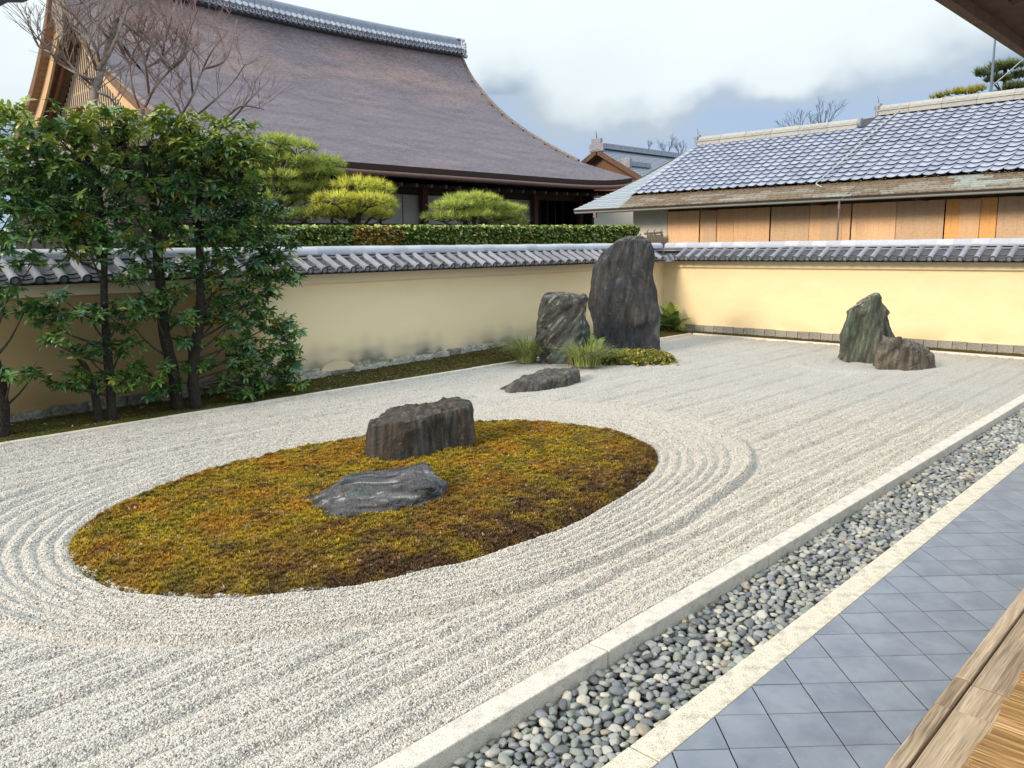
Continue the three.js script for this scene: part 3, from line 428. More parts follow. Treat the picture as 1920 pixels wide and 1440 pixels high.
// a low rock from its plan outline on the ground and a height field
function lying(name, label, plan, height, o) {
  const cx = plan.reduce((s, p) => s + p[0], 0) / plan.length, cz = plan.reduce((s, p) => s + p[1], 0) / plan.length;
  const pol = plan.map(([x, z]) => [Math.atan2(z - cz, x - cx), Math.hypot(x - cx, z - cz)]).sort((a, b) => a[0] - b[0]);
  const N = 720, tab = []; for (let i = 0; i < N; i++) { const th = -Math.PI + i / N * 2 * Math.PI; let k = pol.findIndex((q) => q[0] > th); const b = pol[k < 0 ? 0 : k], a = pol[k <= 0 ? pol.length - 1 : k - 1]; // straight edges between corners
    const ax = Math.cos(a[0]) * a[1], az = Math.sin(a[0]) * a[1], bx = Math.cos(b[0]) * b[1], bz = Math.sin(b[0]) * b[1], dx = Math.cos(th), dz = Math.sin(th), ex = bx - ax, ez = bz - az; tab.push(Math.abs(dx * ez - dz * ex) < 1e-6 ? a[1] : (ax * ez - az * ex) / (dx * ez - dz * ex)); }
  const R = (th) => { let f = ((th + Math.PI) / (2 * Math.PI)) * N; f = ((f % N) + N) % N; let s = 0; for (let k = -5; k <= 5; k++) s += tab[(Math.floor(f) + k + N) % N]; return s / 11; };
  const g = grid(200, 90, (u, v, p) => {
    const th = u * 2 * Math.PI - Math.PI, side = o.side ?? 0.5; let rad, up;
    if (v < side) { const t = v / side; rad = 1 - (o.taper ?? 0.08) * Math.pow(t, o.bulge ?? 1.2); up = t * 0.97; } else { const t = (v - side) / (1 - side); rad = (1 - (o.taper ?? 0.08)) * (1 - t); up = 0.97 + 0.03 * smooth(t, 0, 0.25); }
    rad *= o.grow ?? 1; const x = cx + Math.cos(th) * R(th) * rad, z = cz + Math.sin(th) * R(th) * rad; p.set(x - cx, -0.1 + (height(x, z) + 0.1) * up, z - cz);
  });
  const gg = mergeVertices(g.deleteAttribute('uv').deleteAttribute('normal'), 1e-5); roughen(gg, { ...o, damp: (v) => smooth(v.y, -0.1, 0.03) }, o.seed);
  gg.setAttribute('uv', new THREE.Float32BufferAttribute(new Float32Array(gg.attributes.position.count * 2), 2)); const u = gg.attributes.uv, p = gg.attributes.position; for (let i = 0; i < p.count; i++) u.setXY(i, o.flat ? p.getZ(i) + p.getY(i) : p.getX(i) * 0.8 + p.getZ(i) * 0.8, o.flat ? p.getX(i) * 0.4 : p.getY(i) * 0.5);
  const m = mesh(numbered(name), gg, rockMat, scene); m.position.set(cx, 0, cz); return tag(m, label, 'rock');
}
const norm3 = (a, b, c) => { const l = Math.hypot(a, b, c); return [a / l, b / l, c / l]; };
const deg = (d) => d * Math.PI / 180;
const SCHIST = { dark: [0.032, 0.034, 0.036], mid: [0.105, 0.105, 0.10], tint: [0.09, 0.075, 0.055], vein: [0.22, 0.22, 0.21] };
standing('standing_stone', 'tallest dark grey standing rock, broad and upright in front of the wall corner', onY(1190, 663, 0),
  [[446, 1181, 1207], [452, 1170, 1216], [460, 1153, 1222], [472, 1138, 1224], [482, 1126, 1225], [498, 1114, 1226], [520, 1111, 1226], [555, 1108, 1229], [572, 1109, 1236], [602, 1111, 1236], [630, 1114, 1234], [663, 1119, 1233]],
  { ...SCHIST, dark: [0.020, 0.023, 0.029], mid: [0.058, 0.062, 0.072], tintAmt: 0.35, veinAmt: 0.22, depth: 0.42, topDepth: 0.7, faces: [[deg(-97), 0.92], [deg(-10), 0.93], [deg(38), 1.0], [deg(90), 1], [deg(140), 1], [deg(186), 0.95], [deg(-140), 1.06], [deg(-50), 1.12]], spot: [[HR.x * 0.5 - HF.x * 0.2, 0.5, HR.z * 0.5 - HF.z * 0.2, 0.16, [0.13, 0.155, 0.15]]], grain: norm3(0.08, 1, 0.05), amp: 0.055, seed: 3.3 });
standing('standing_stone', 'medium rounded rock with green and pale diagonal veins beside the tallest rock', onY(1045, 681, 0.02),
  [[550, 1042, 1070], [555, 1028, 1089], [563, 1022, 1096], [579, 1013, 1098], [615, 1009, 1100], [650, 1011, 1101], [682, 1014, 1100]],
  { ...SCHIST, dark: [0.030, 0.030, 0.028], mid: [0.12, 0.118, 0.105], vein: [0.42, 0.43, 0.40], tint: [0.085, 0.12, 0.095], veinAmt: 0.8, tintAmt: 0.5, depth: 0.4, topDepth: 0.75, faces: [[deg(-80), 0.95], [0, 0.94], [deg(60), 1], [deg(120), 1], [deg(180), 0.94], [deg(-130), 0.98], [deg(-35), 1.02]], grain: norm3(0.5, 0.8, 0.45), amp: 0.05, seed: 8.1, freq: 1.2,
    spot: [[0.02, 0.22, 0.28, 0.22, [0.20, 0.27, 0.225]], [-0.12, 0.05, 0.2, 0.2, [0.17, 0.235, 0.20]]] });
standing('standing_stone', 'pointed greenish rock standing before the ochre wall', onY(1618, 680, 0),
  [[551, 1632, 1639], [559, 1620, 1645], [570, 1605, 1650], [581, 1588, 1656], [600, 1583, 1663], [622, 1577, 1666], [640, 1576, 1672], [667, 1575, 1674], [685, 1576, 1674]],
  { ...SCHIST, dark: [0.040, 0.046, 0.036], mid: [0.11, 0.125, 0.095], tint: [0.075, 0.12, 0.075], tintAmt: 0.6, vein: [0.32, 0.33, 0.30], veinAmt: 0.3, topLit: [0.45, 0.43, 0.38], topLitAmt: 0.9, depth: 0.45, topDepth: 0.35, lean: 0.25, faces: [[deg(-128), 0.86], [deg(-48), 0.86], [deg(20), 1], [deg(90), 1], [deg(160), 0.98], [deg(-175), 1.02]], grain: norm3(0.06, 1, 0.1), amp: 0.05, seed: 14.2 });
standing('low_stone', 'low brownish broken rock leaning on the pointed rock by the ochre wall', onY(1690, 695, 0),
  [[637, 1665, 1688], [640, 1658, 1701], [649, 1654, 1727], [664, 1648, 1741], [683, 1645, 1749], [697, 1646, 1749]],
  { ...SCHIST, dark: [0.04, 0.036, 0.028], mid: [0.15, 0.135, 0.105], tint: [0.12, 0.085, 0.05], tintAmt: 0.5, veinAmt: 0.35, depth: 0.42, topDepth: 0.6, lean: -0.2, faces: [[deg(-120), 0.9], [deg(-55), 0.9], [deg(10), 0.95], [deg(90), 1], [deg(170), 0.94]], grain: norm3(0.25, 0.95, 0.1), amp: 0.055, seed: 21.5, freq: 1.2 });
{
  const P = (px, py, y = 0.08) => { const p = onY(px, py, y); return [p.x, p.z]; }, back = ([x, z], d, s = 0) => [x + HF.x * d + HR.x * s, z + HF.z * d + HR.z * s];
  const a = P(683, 858), b = P(694, 868), c = P(757, 870), d = P(833, 850), e = P(893, 838);
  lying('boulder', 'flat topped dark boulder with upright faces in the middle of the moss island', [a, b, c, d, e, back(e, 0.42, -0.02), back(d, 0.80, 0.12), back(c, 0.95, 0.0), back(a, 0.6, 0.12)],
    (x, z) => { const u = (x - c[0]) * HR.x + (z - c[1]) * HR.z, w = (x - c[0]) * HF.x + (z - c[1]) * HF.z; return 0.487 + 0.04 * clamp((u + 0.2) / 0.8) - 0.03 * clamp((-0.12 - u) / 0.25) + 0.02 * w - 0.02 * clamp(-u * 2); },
    { ...SCHIST, dark: [0.028, 0.026, 0.024], mid: [0.095, 0.085, 0.075], tint: [0.13, 0.085, 0.05], tintAmt: 0.35, topLit: [0.36, 0.335, 0.335], topLitAmt: 1.0, veinAmt: 0.3, taper: 0.11, bulge: 1.0, side: 0.6, facet: 0.18, low: 0.12, ledge: 0.4, topFlat: 0.7, grain: norm3(0.05, 1, 0), amp: 0.045, seed: 35.3, freq: 1.3, spot: [[-0.05, 0.05, 0.45, 0.16, [0.05, 0.085, 0.075]]] });
  const f = [P(534, 936), P(550, 951), P(580, 968), P(655, 972), P(722, 967), P(772, 955), P(834, 940), P(843, 920)], top = [P(812, 905), P(760, 905), P(690, 912), P(620, 918), P(570, 926)];
  const ax = norm3(HR.x * 0.98 + HF.x * 0.2, 0, HR.z * 0.98 + HF.z * 0.2), o0 = f[3];
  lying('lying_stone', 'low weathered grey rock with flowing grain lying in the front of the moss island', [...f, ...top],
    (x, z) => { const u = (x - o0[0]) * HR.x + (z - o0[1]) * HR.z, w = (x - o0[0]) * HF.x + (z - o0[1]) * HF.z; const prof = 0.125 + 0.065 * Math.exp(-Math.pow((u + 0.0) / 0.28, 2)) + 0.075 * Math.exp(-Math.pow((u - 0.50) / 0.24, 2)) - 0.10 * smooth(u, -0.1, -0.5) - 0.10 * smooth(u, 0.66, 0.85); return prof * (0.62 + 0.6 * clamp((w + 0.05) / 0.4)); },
    { ...SCHIST, dark: [0.035, 0.038, 0.045], mid: [0.15, 0.155, 0.17], tint: [0.10, 0.105, 0.11], vein: [0.40, 0.41, 0.41], veinAmt: 0.85, topLit: [0.40, 0.41, 0.42], topLitAmt: 0.6, taper: 0.2, bulge: 1.4, side: 0.5, grow: 1.07, low: 0.3, flat: true, ledge: 0.75, facet: 0.5, grain: ax, amp: 0.046, seed: 41.7, freq: 1.7, spot: [[-HF.x * 0.2 - HR.x * 0.05, -0.02, -HF.z * 0.2 - HR.z * 0.05, 0.15, [0.12, 0.165, 0.155]]] });
  const s = [P(926, 731, 0), P(945, 736, 0), P(963, 737, 0), P(1005, 733, 0), P(1067, 724, 0), P(1090, 714, 0)], o1 = s[3];
  lying('flat_stone', 'flat topped grey rock lying in the raked gravel in front of the medium rock', [...s, back(s[5], 0.45, -0.02), back(s[4], 0.72, 0.0), back(s[3], 0.85, 0.05), back(s[2], 0.55, 0.1), back(s[1], 0.25, 0.05)],
    (x, z) => { const u = (x - o1[0]) * HR.x + (z - o1[1]) * HR.z; return 0.15 + 0.03 * clamp((u + 0.1) / 0.5) - 0.12 * smooth(u, -0.2, -0.5) + 0.012 * n2(x * 5, z * 5); },
    { ...SCHIST, dark: [0.045, 0.044, 0.042], mid: [0.15, 0.147, 0.14], topLit: [0.32, 0.315, 0.305], topLitAmt: 0.9, veinAmt: 0.4, taper: 0.09, bulge: 1.0, side: 0.42, grain: norm3(0.2, 0.9, 0.3), amp: 0.034, topFlat: 0.6, seed: 52.9, freq: 1.3, grow: 1.02, facet: 0.5, low: 0.25 });
}

// ------------------------------------------------------------------ plants round the rocks
const bladeMat = leafMat({ roughness: 0.6, transmission: 0.25 });
function grassBlade(len, w, lean, th, seg = 5) { const a = [], dx = Math.cos(th), dz = Math.sin(th), pt = (t) => [dx * lean * len * t * t, len * (t - 0.42 * lean * t * t * t), dz * lean * len * t * t]; for (let i = 0; i < seg; i++) { const t0 = i / seg, t1 = (i + 1) / seg, p = pt(t0), q = pt(t1), w0 = w * (1 - t0 * 0.8), w1 = w * (1 - t1 * 0.9) * (i === seg - 1 ? 0.2 : 1); const L = [p[0] - dz * w0, p[1], p[2] + dx * w0], R = [p[0] + dz * w0, p[1], p[2] - dx * w0], L1 = [q[0] - dz * w1, q[1], q[2] + dx * w1], R1 = [q[0] + dz * w1, q[1], q[2] - dx * w1]; a.push(...L, ...R, ...R1, ...L, ...R1, ...L1); } return a; }
function clump(label, at, n, h, spread, cols, seed) {
  const t = thing('grass_clump', label, 'grass', [at.x, at.y, at.z]), r = rng(seed), a = [], c = [];
  for (let k = 0; k < n; k++) { const th = r() * 6.283, q = Math.sqrt(r()) * spread * 0.35, b = grassBlade(h * rr(0.7, 1.15, r), rr(0.005, 0.0095, r), rr(0.3, 1.35, r), th + rr(-0.5, 0.5, r)), x = Math.cos(th) * q, z = Math.sin(th) * q, cc = cols[Math.floor(r() * cols.length)], f = 0.7 + 0.6 * r(); for (let i = 0; i < b.length; i += 3) { a.push(b[i] + x, b[i + 1], b[i + 2] + z); const y = 0.65 + 0.6 * b[i + 1] / h; c.push(cc[0] * f, cc[1] * f, cc[2] * f); } }
  const g = new THREE.BufferGeometry(); g.setAttribute('position', new THREE.Float32BufferAttribute(a, 3)); g.setAttribute('color', new THREE.Float32BufferAttribute(c, 3)); g.computeVertexNormals();
  const m = mesh('blades', g, leafMat({ vertexColors: true, roughness: 0.6, transmission: 0.2 }), t); m.userData.kind = 'stuff'; return t;
}
const GR = [[0.18, 0.26, 0.05], [0.24, 0.32, 0.07], [0.12, 0.20, 0.04], [0.34, 0.37, 0.10], [0.36, 0.31, 0.13]];
clump('arching tuft of green grass at the left foot of the medium rock', onY(987, 678, 0.03), 620, 0.60, 0.55, GR, 701);
clump('arching tuft of green grass between the medium rock and the tallest rock', onY(1098, 684, 0.05), 680, 0.50, 0.85, GR, 702);
function frond(len, seed) { // pinnate fern frond along +x, arching
  const a = [], r = rng(seed), n = 15, pt = (t) => [len * t * 0.86, len * (0.55 * t - 0.5 * t * t) + 0.02, 0]; for (let i = 0; i < n; i++) { const t = (i + 1) / (n + 0.5), p = pt(t), w = len * 0.24 * Math.sin(Math.PI * Math.pow(t, 0.6)) + 0.008; for (const s of [-1, 1]) { const q = len * 0.022, e = [p[0] + len * 0.06, p[1] - 0.012 - w * 0.15, s * w]; a.push(p[0] - q, p[1], 0, p[0] + q, p[1], 0, e[0] * 0.5 + p[0] * 0.5 + q, (p[1] + e[1]) / 2 + 0.006, e[2] * 0.55, p[0] - q, p[1], 0, e[0] * 0.5 + p[0] * 0.5 + q, (p[1] + e[1]) / 2 + 0.006, e[2] * 0.55, e[0] * 0.5 + p[0] * 0.5 - q, (p[1] + e[1]) / 2 + 0.006, e[2] * 0.55, e[0] * 0.5 + p[0] * 0.5 - q, (p[1] + e[1]) / 2 + 0.006, e[2] * 0.55, e[0] * 0.5 + p[0] * 0.5 + q, (p[1] + e[1]) / 2 + 0.006, e[2] * 0.55, ...e); } const p0 = pt(i / n), p1 = pt((i + 1) / n), k = 0.003; a.push(p0[0], p0[1], -k, p0[0], p0[1], k, p1[0], p1[1], k, p0[0], p0[1], -k, p1[0], p1[1], k, p1[0], p1[1], -k); }
  const g = new THREE.BufferGeometry(); g.setAttribute('position', new THREE.Float32BufferAttribute(a, 3)); g.computeVertexNormals(); return g;
}
const fernM = [[0.14, 0.24, 0.04], [0.24, 0.36, 0.07], [0.36, 0.44, 0.09], [0.08, 0.15, 0.03]].map((c) => leafMat({ color: C(...c), roughness: 0.6, transmission: 0.3 }));
function fern(label, at, n, len, seed, up = 0.5) { const t = thing('fern', label, 'fern', [at.x, at.y, at.z]), r = rng(seed), g = [frond(1, seed), frond(1, seed + 1)]; for (let k = 0; k < n; k++) { const m = mesh('frond', g[k % 2], fernM[Math.floor(r() * 4)], t); m.rotation.set(0, r() * 6.283, rr(0.1, up + 0.5, r), 'YXZ'); m.scale.setScalar(len * rr(0.6, 1.1, r)); } return t; }
fern('green fern in the wall corner to the right of the tallest rock', V(17.3, 0.05, -11.1), 54, 0.85, 711, 0.7);
fern('small pale fern standing between the medium rock and the tallest rock', onY(1107, 668, 0.12), 14, 0.62, 712, 0.9);
fern('low fern spilling over the edging in the wall corner', V(17.5, 0.03, -10.85), 14, 0.36, 713, 0.1);
fern('small bright fern at the front foot of the tallest rock', onY(1145, 672, 0.1), 10, 0.26, 714, 0.4);
{ // low clipped ground cover in front of the tallest rock
  const o = onY(1192, 678, 0.02), t = thing('low_shrub', 'low mat of small leaved ground cover at the foot of the tallest rock', 'shrub', [o.x, 0, o.z]), r = rng(721), ma = [], ca = [];
  const hgt = (u, w) => 0.20 * Math.pow(Math.max(0, 1 - Math.pow(Math.abs(u / 0.72), 3) - Math.pow(Math.abs(w / 0.36), 2.4)), 0.4) * (1 + 0.2 * n2(u * 5, w * 6));
  const g = grid(40, 26, (u, v, p) => { const a = lerp(-0.72, 0.72, u), w = lerp(-0.36, 0.36, v); p.set(HR.x * a + HF.x * w, hgt(a, w) - 0.03, HR.z * a + HF.z * w); }); mesh('stems', g, std({ color: C(0.03, 0.035, 0.012), side: THREE.DoubleSide }), t);
  for (let k = 0; k < 4200; k++) { const a = rr(-0.74, 0.74, r), w = rr(-0.38, 0.38, r), h = hgt(a, w); if (h <= 0.01 && r() > 0.15) continue; const q = r() < 0.75 ? h : h * r(), f = 0.6 + 0.8 * r(), c = r() < 0.3 ? [0.36, 0.33, 0.06] : r() < 0.2 ? [0.24, 0.15, 0.05] : [0.14, 0.18, 0.035]; ma.push(mat4(HR.x * a + HF.x * w, q - 0.012, HR.z * a + HF.z * w, rr(-0.9, 0.9, r), r() * 6, rr(-0.9, 0.9, r), rr(0.7, 1.3, r))); ca.push(C(c[0] * f, c[1] * f, c[2] * f)); }
  instances('leaves', tuftGeo(5, 0.05, 0.013, 9), leafMat({ roughness: 0.45 }), ma, ca, t);
}

// ------------------------------------------------------------------ large leaved evergreen trees trained along the left wall
function leafShape(len, w, droop, fold = 0.25) { // pointed oval blade along +x with a folded midrib
  const a = [], n = 5, half = (t) => w * Math.pow(Math.sin(Math.PI * Math.pow(t, 0.85)), 0.8), pt = (t, s) => { const h = half(t) * s; return [len * t * (1 - 0.12 * droop * t), -droop * len * 0.42 * t * t + Math.abs(h) * fold, h]; };
  for (let i = 0; i < n; i++) for (const s of [-1, 1]) { const t0 = i / n, t1 = (i + 1) / n, A = pt(t0, 0), B = pt(t1, 0), D = pt(t1, s), E = pt(t0, s); if (i > 0) a.push(...(s > 0 ? [...A, ...E, ...D] : [...A, ...D, ...E])); if (i < n - 1) a.push(...(s > 0 ? [...A, ...D, ...B] : [...A, ...B, ...D])); }
  const g = new THREE.BufferGeometry(); g.setAttribute('position', new THREE.Float32BufferAttribute(a, 3)); return g;
}
function whorl(seed, n, len) { const r = rng(seed), gs = []; for (let k = 0; k < n; k++) { const g = leafShape(len * rr(0.75, 1.2, r), len * rr(0.15, 0.2, r), rr(0.3, 1.3, r)); g.rotateX(rr(-0.5, 0.5, r)); g.rotateZ(rr(-0.35, 0.75, r)); g.rotateY((k / n) * 6.283 + rr(-0.4, 0.4, r)); gs.push(g); } const g = mergeGeometries(gs); g.computeVertexNormals(); return g; }
const whorls = [0, 1, 2, 3, 4].map((k) => whorl(800 + k, 8 + (k % 3), 0.125));
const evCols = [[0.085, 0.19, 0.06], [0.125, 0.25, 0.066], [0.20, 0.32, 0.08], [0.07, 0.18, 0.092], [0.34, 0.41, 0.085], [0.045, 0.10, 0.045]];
const evMats = evCols.map((c) => new THREE.MeshPhysicalMaterial({ color: C(...c), roughness: 0.27, side: THREE.DoubleSide, transmission: 0.42, thickness: 0 }));
const evMat = new THREE.MeshPhysicalMaterial({ color: 0xffffff, roughness: 0.27, side: THREE.DoubleSide, transmission: 0.42, thickness: 0 });
function limb(pts, r0, r1, n = 9, wob = 0) { // tapered bent branch through points
  const cv = new THREE.CatmullRomCurve3(pts), seg = Math.max(6, Math.ceil(cv.getLength() / 0.12)), fr = cv.computeFrenetFrames(seg), pos = [], uv = [], idx = []; let L = 0; const len = cv.getLength();
  for (let i = 0; i <= seg; i++) { const t = i / seg, p = cv.getPointAt(t), R = lerp(r0, r1, Math.pow(t, 0.85)); for (let k = 0; k <= n; k++) { const a = (k / n) * 6.2832, w = 1 + wob * n3(p.x * 4 + Math.cos(a), p.y * 4, p.z * 4 + Math.sin(a)); const c = Math.cos(a) * R * w, s = Math.sin(a) * R * w, N = fr.normals[i], B = fr.binormals[i]; pos.push(p.x + N.x * c + B.x * s, p.y + N.y * c + B.y * s, p.z + N.z * c + B.z * s); uv.push(k / n * R * 6, t * len); } }
  for (let i = 0; i < seg; i++) for (let k = 0; k < n; k++) { const a = i * (n + 1) + k, b = a + n + 1; idx.push(a, a + 1, b, a + 1, b + 1, b); }
  const g = new THREE.BufferGeometry(); g.setAttribute('position', new THREE.Float32BufferAttribute(pos, 3)); g.setAttribute('uv', new THREE.Float32BufferAttribute(uv, 2)); g.setIndex(idx); g.computeVertexNormals(); return g;
}
const TZ = -10.98;
// pads of leaves, measured in the photograph: [px, py, half width px, half height px, density]
const padsAll = [
  [0, 230, 70, 42, 1], [95, 232, 85, 42, 1], [190, 238, 70, 42, 1], [285, 240, 75, 38, 1], [375, 246, 75, 34, 1], [448, 262, 52, 40, 1],
  [10, 310, 65, 50, 1], [90, 315, 70, 50, 1], [150, 350, 60, 45, 1], [220, 300, 50, 30, 0.8], [300, 300, 40, 40, 0.8], [370, 305, 60, 42, 1], [455, 315, 50, 45, 1],
  [20, 390, 60, 40, 1], [95, 395, 75, 35, 1], [190, 385, 60, 32, 0.9], [305, 350, 50, 24, 1], [400, 365, 75, 32, 1], [465, 380, 50, 38, 1], [510, 395, 24, 22, 0.8],
  [10, 450, 60, 30, 1], [95, 440, 70, 30, 1], [190, 440, 60, 26, 0.9], [290, 415, 45, 25, 0.9], [265, 460, 45, 18, 0.9], [370, 430, 55, 28, 0.9], [450, 440, 60, 32, 1], [510, 455, 42, 28, 1],
  [150, 275, 60, 30, 0.9], [235, 345, 45, 26, 0.8], [250, 395, 40, 24, 0.8], [340, 285, 50, 30, 0.9], [420, 290, 50, 30, 1], [340, 395, 40, 26, 0.8], [430, 400, 50, 26, 0.9], [40, 275, 60, 30, 1], [140, 415, 60, 26, 0.9], [45, 350, 55, 30, 1], [120, 370, 50, 26, 1],
  [250, 520, 40, 16, 0.7], [330, 545, 30, 14, 0.7], [400, 530, 40, 20, 0.8], [420, 570, 30, 16, 0.7], [250, 610, 40, 14, 0.8], [100, 640, 30, 12, 0.6], [350, 640, 26, 12, 0.6], [470, 690, 40, 18, 0.8], [300, 730, 40, 14, 0.7], [500, 650, 36, 20, 0.8], [550, 670, 14, 18, 0.8],
  [60, 492, 70, 16, 0.7], [170, 470, 60, 24, 0.9], [330, 500, 85, 22, 1], [440, 490, 75, 28, 1], [515, 495, 42, 28, 1], [500, 535, 55, 24, 1], [545, 520, 14, 16, 0.8],
  [15, 545, 24, 18, 0.9], [45, 580, 55, 20, 0.9], [90, 600, 45, 28, 1], [115, 555, 24, 16, 0.6], [165, 585, 40, 18, 0.8], [225, 585, 45, 22, 0.9], [290, 575, 50, 28, 1], [345, 600, 24, 16, 0.9], [385, 590, 26, 18, 0.9],
  [460, 565, 60, 18, 0.7], [500, 605, 50, 28, 1], [540, 625, 24, 32, 1], [430, 600, 28, 16, 0.5], [425, 640, 20, 16, 0.7], [460, 645, 22, 22, 0.9],
  [160, 660, 45, 12, 0.8], [225, 650, 45, 20, 1], [20, 705, 25, 20, 1], [62, 702, 15, 12, 0.8], [110, 715, 16, 20, 0.7], [150, 710, 35, 24, 1], [215, 715, 35, 22, 1], [270, 705, 38, 26, 1],
  [330, 690, 28, 14, 0.8], [375, 680, 22, 12, 0.8], [440, 675, 40, 14, 0.9], [410, 720, 32, 14, 0.9], [480, 720, 32, 14, 1], [530, 690, 30, 24, 1], [548, 715, 18, 14, 0.9], [455, 735, 25, 9, 0.6],
];
const evergreens = [
  { label: 'large leaved evergreen at the left edge of the garden, its trunk half out of view', x: 2.45, pads: (p) => p[0] < 75, trunk: [[2.62, 0, -11.05], [2.66, 0.6, -11.05], [2.56, 1.3, -11.02], [2.50, 2.2, -11.0], [2.55, 3.4, -11.0]], r: [0.10, 0.035] },
  { label: 'large leaved evergreen with thin twin stems by the left wall', x: 3.7, pads: (p) => p[0] >= 75 && p[0] < 250, trunk: [[3.88, 0, -10.98], [3.90, 0.7, -10.99], [3.92, 1.5, -11.0], [3.98, 2.2, -11.0], [4.0, 3.3, -11.0]], r: [0.062, 0.03], extra: [[3.72, 0, -11.02], [3.70, 0.4, -11.0], [3.62, 0.75, -11.0], [3.5, 0.95, -11.0]] },
  { label: 'large leaved evergreen with a dark trunk leaning left in the middle of the tree row', x: 4.7, pads: (p) => p[0] >= 250 && p[0] < 345, trunk: [[4.76, 0, -11.0], [4.74, 0.5, -11.0], [4.66, 1.2, -11.0], [4.66, 1.9, -11.0], [4.66, 2.7, -11.0], [4.60, 3.55, -11.0]], r: [0.085, 0.05] },
  { label: 'large leaved evergreen with a bent trunk at the right end of the tree row', x: 5.2, pads: (p) => p[0] >= 345, trunk: [[4.98, 0, -10.9], [4.96, 0.45, -10.9], [5.04, 0.9, -10.92], [5.16, 1.35, -10.95], [5.22, 2.0, -10.98], [5.28, 2.8, -11.0], [5.4, 3.4, -11.0]], r: [0.085, 0.035] },
];
{
  const r = rng(811);
  for (const T of evergreens) {
    const b = T.trunk[0], t = thing('evergreen_tree', T.label, 'tree', [b[0], 0, b[2]]), loc = (p) => V(p[0] - b[0], p[1], p[2] - b[2]);
    mesh('trunk', limb(T.trunk.map(loc), T.r[0], T.r[1], 10, 0.16), M.darkBark, t); if (T.extra) mesh('trunk', limb(T.extra.map(loc), 0.06, 0.03, 9, 0.16), M.darkBark, t);
    const tr = new THREE.CatmullRomCurve3(T.trunk.map(loc)), spots = [], my = padsAll.filter(T.pads);
    for (const [px, py, rx, ry, den] of my) {
      const zc = TZ + rr(-0.16, 0.30, r) * (py < 480 ? 1 : 0.7), c = onZ(px, py, zc), e = onZ(px + rx, py, zc), k = c.distanceTo(e) / rx, ax = k * rx, ay = k * ry, az = py < 480 ? 0.42 : 0.28;
      const q = tr.getPoint(clamp((c.y - 0.25) / T.trunk[T.trunk.length - 1][1], 0.12, 0.97)), cl = V(c.x - b[0], c.y - ay * 0.3, c.z - b[2]);
      if (q.distanceTo(cl) > 0.12) mesh('branch', limb([q, V(lerp(q.x, cl.x, 0.5), lerp(q.y, cl.y, 0.35) + 0.03 * r(), lerp(q.z, cl.z, 0.5)), cl], 0.02, 0.006, 6, 0.1), M.bark, t);
      const n = Math.round(den * (ax * ay * 330 + 10) * (py < 480 ? 1.2 : 1.05));
      for (let i = 0; i < n; i++) { let x, y, z; do { x = rr(-1, 1, r); y = rr(-1, 1, r); z = rr(-1, 1, r); } while (x * x + y * y + z * z > 1); const l = Math.cbrt(x * x + y * y + z * z + 0.05); spots.push([c.x - b[0] + x * ax, c.y + y * ay, c.z - b[2] + z * az, z + 0.35 * y, py]); if (i % 14 === 0) spots[spots.length - 1].twig = cl; }
    }
    for (const s of spots) if (s.twig) mesh('twig', bar(s.twig, V(s[0], s[1], s[2]), 0.005, 0.002, 5), M.bark, t);
    const front = spots.map((s, i) => [s[3], i]).sort((p, q) => q[0] - p[0]).slice(0, 140).map((p) => p[1]), fs = new Set(front), ma = whorls.map(() => []), ca = whorls.map(() => []);
    spots.forEach((s, i) => {
      const sunTop = smooth(s[1], 3.0, 3.85), ci = r() < sunTop * 0.8 ? 4 : r() < 0.30 ? 0 : r() < 0.45 ? 1 : r() < 0.4 ? 2 : r() < 0.5 ? 3 : r() < 0.5 ? 5 : 4, k = Math.floor(r() * 5), R = [rr(-0.5, 0.7, r), r() * 6.283, rr(-0.5, 0.5, r)], sc = rr(0.75, 1.2, r);  // upper leaves coloured yellower to paint sunlight on the crown top
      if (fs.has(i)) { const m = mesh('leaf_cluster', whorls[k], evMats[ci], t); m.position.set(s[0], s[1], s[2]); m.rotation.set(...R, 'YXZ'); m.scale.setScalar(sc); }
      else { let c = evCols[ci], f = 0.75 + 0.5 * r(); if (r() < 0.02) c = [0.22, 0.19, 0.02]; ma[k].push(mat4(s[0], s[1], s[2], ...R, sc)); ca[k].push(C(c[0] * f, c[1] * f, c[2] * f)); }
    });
    whorls.forEach((g, k) => instances('crown', g, evMat, ma[k], ca[k], t));
  }
}

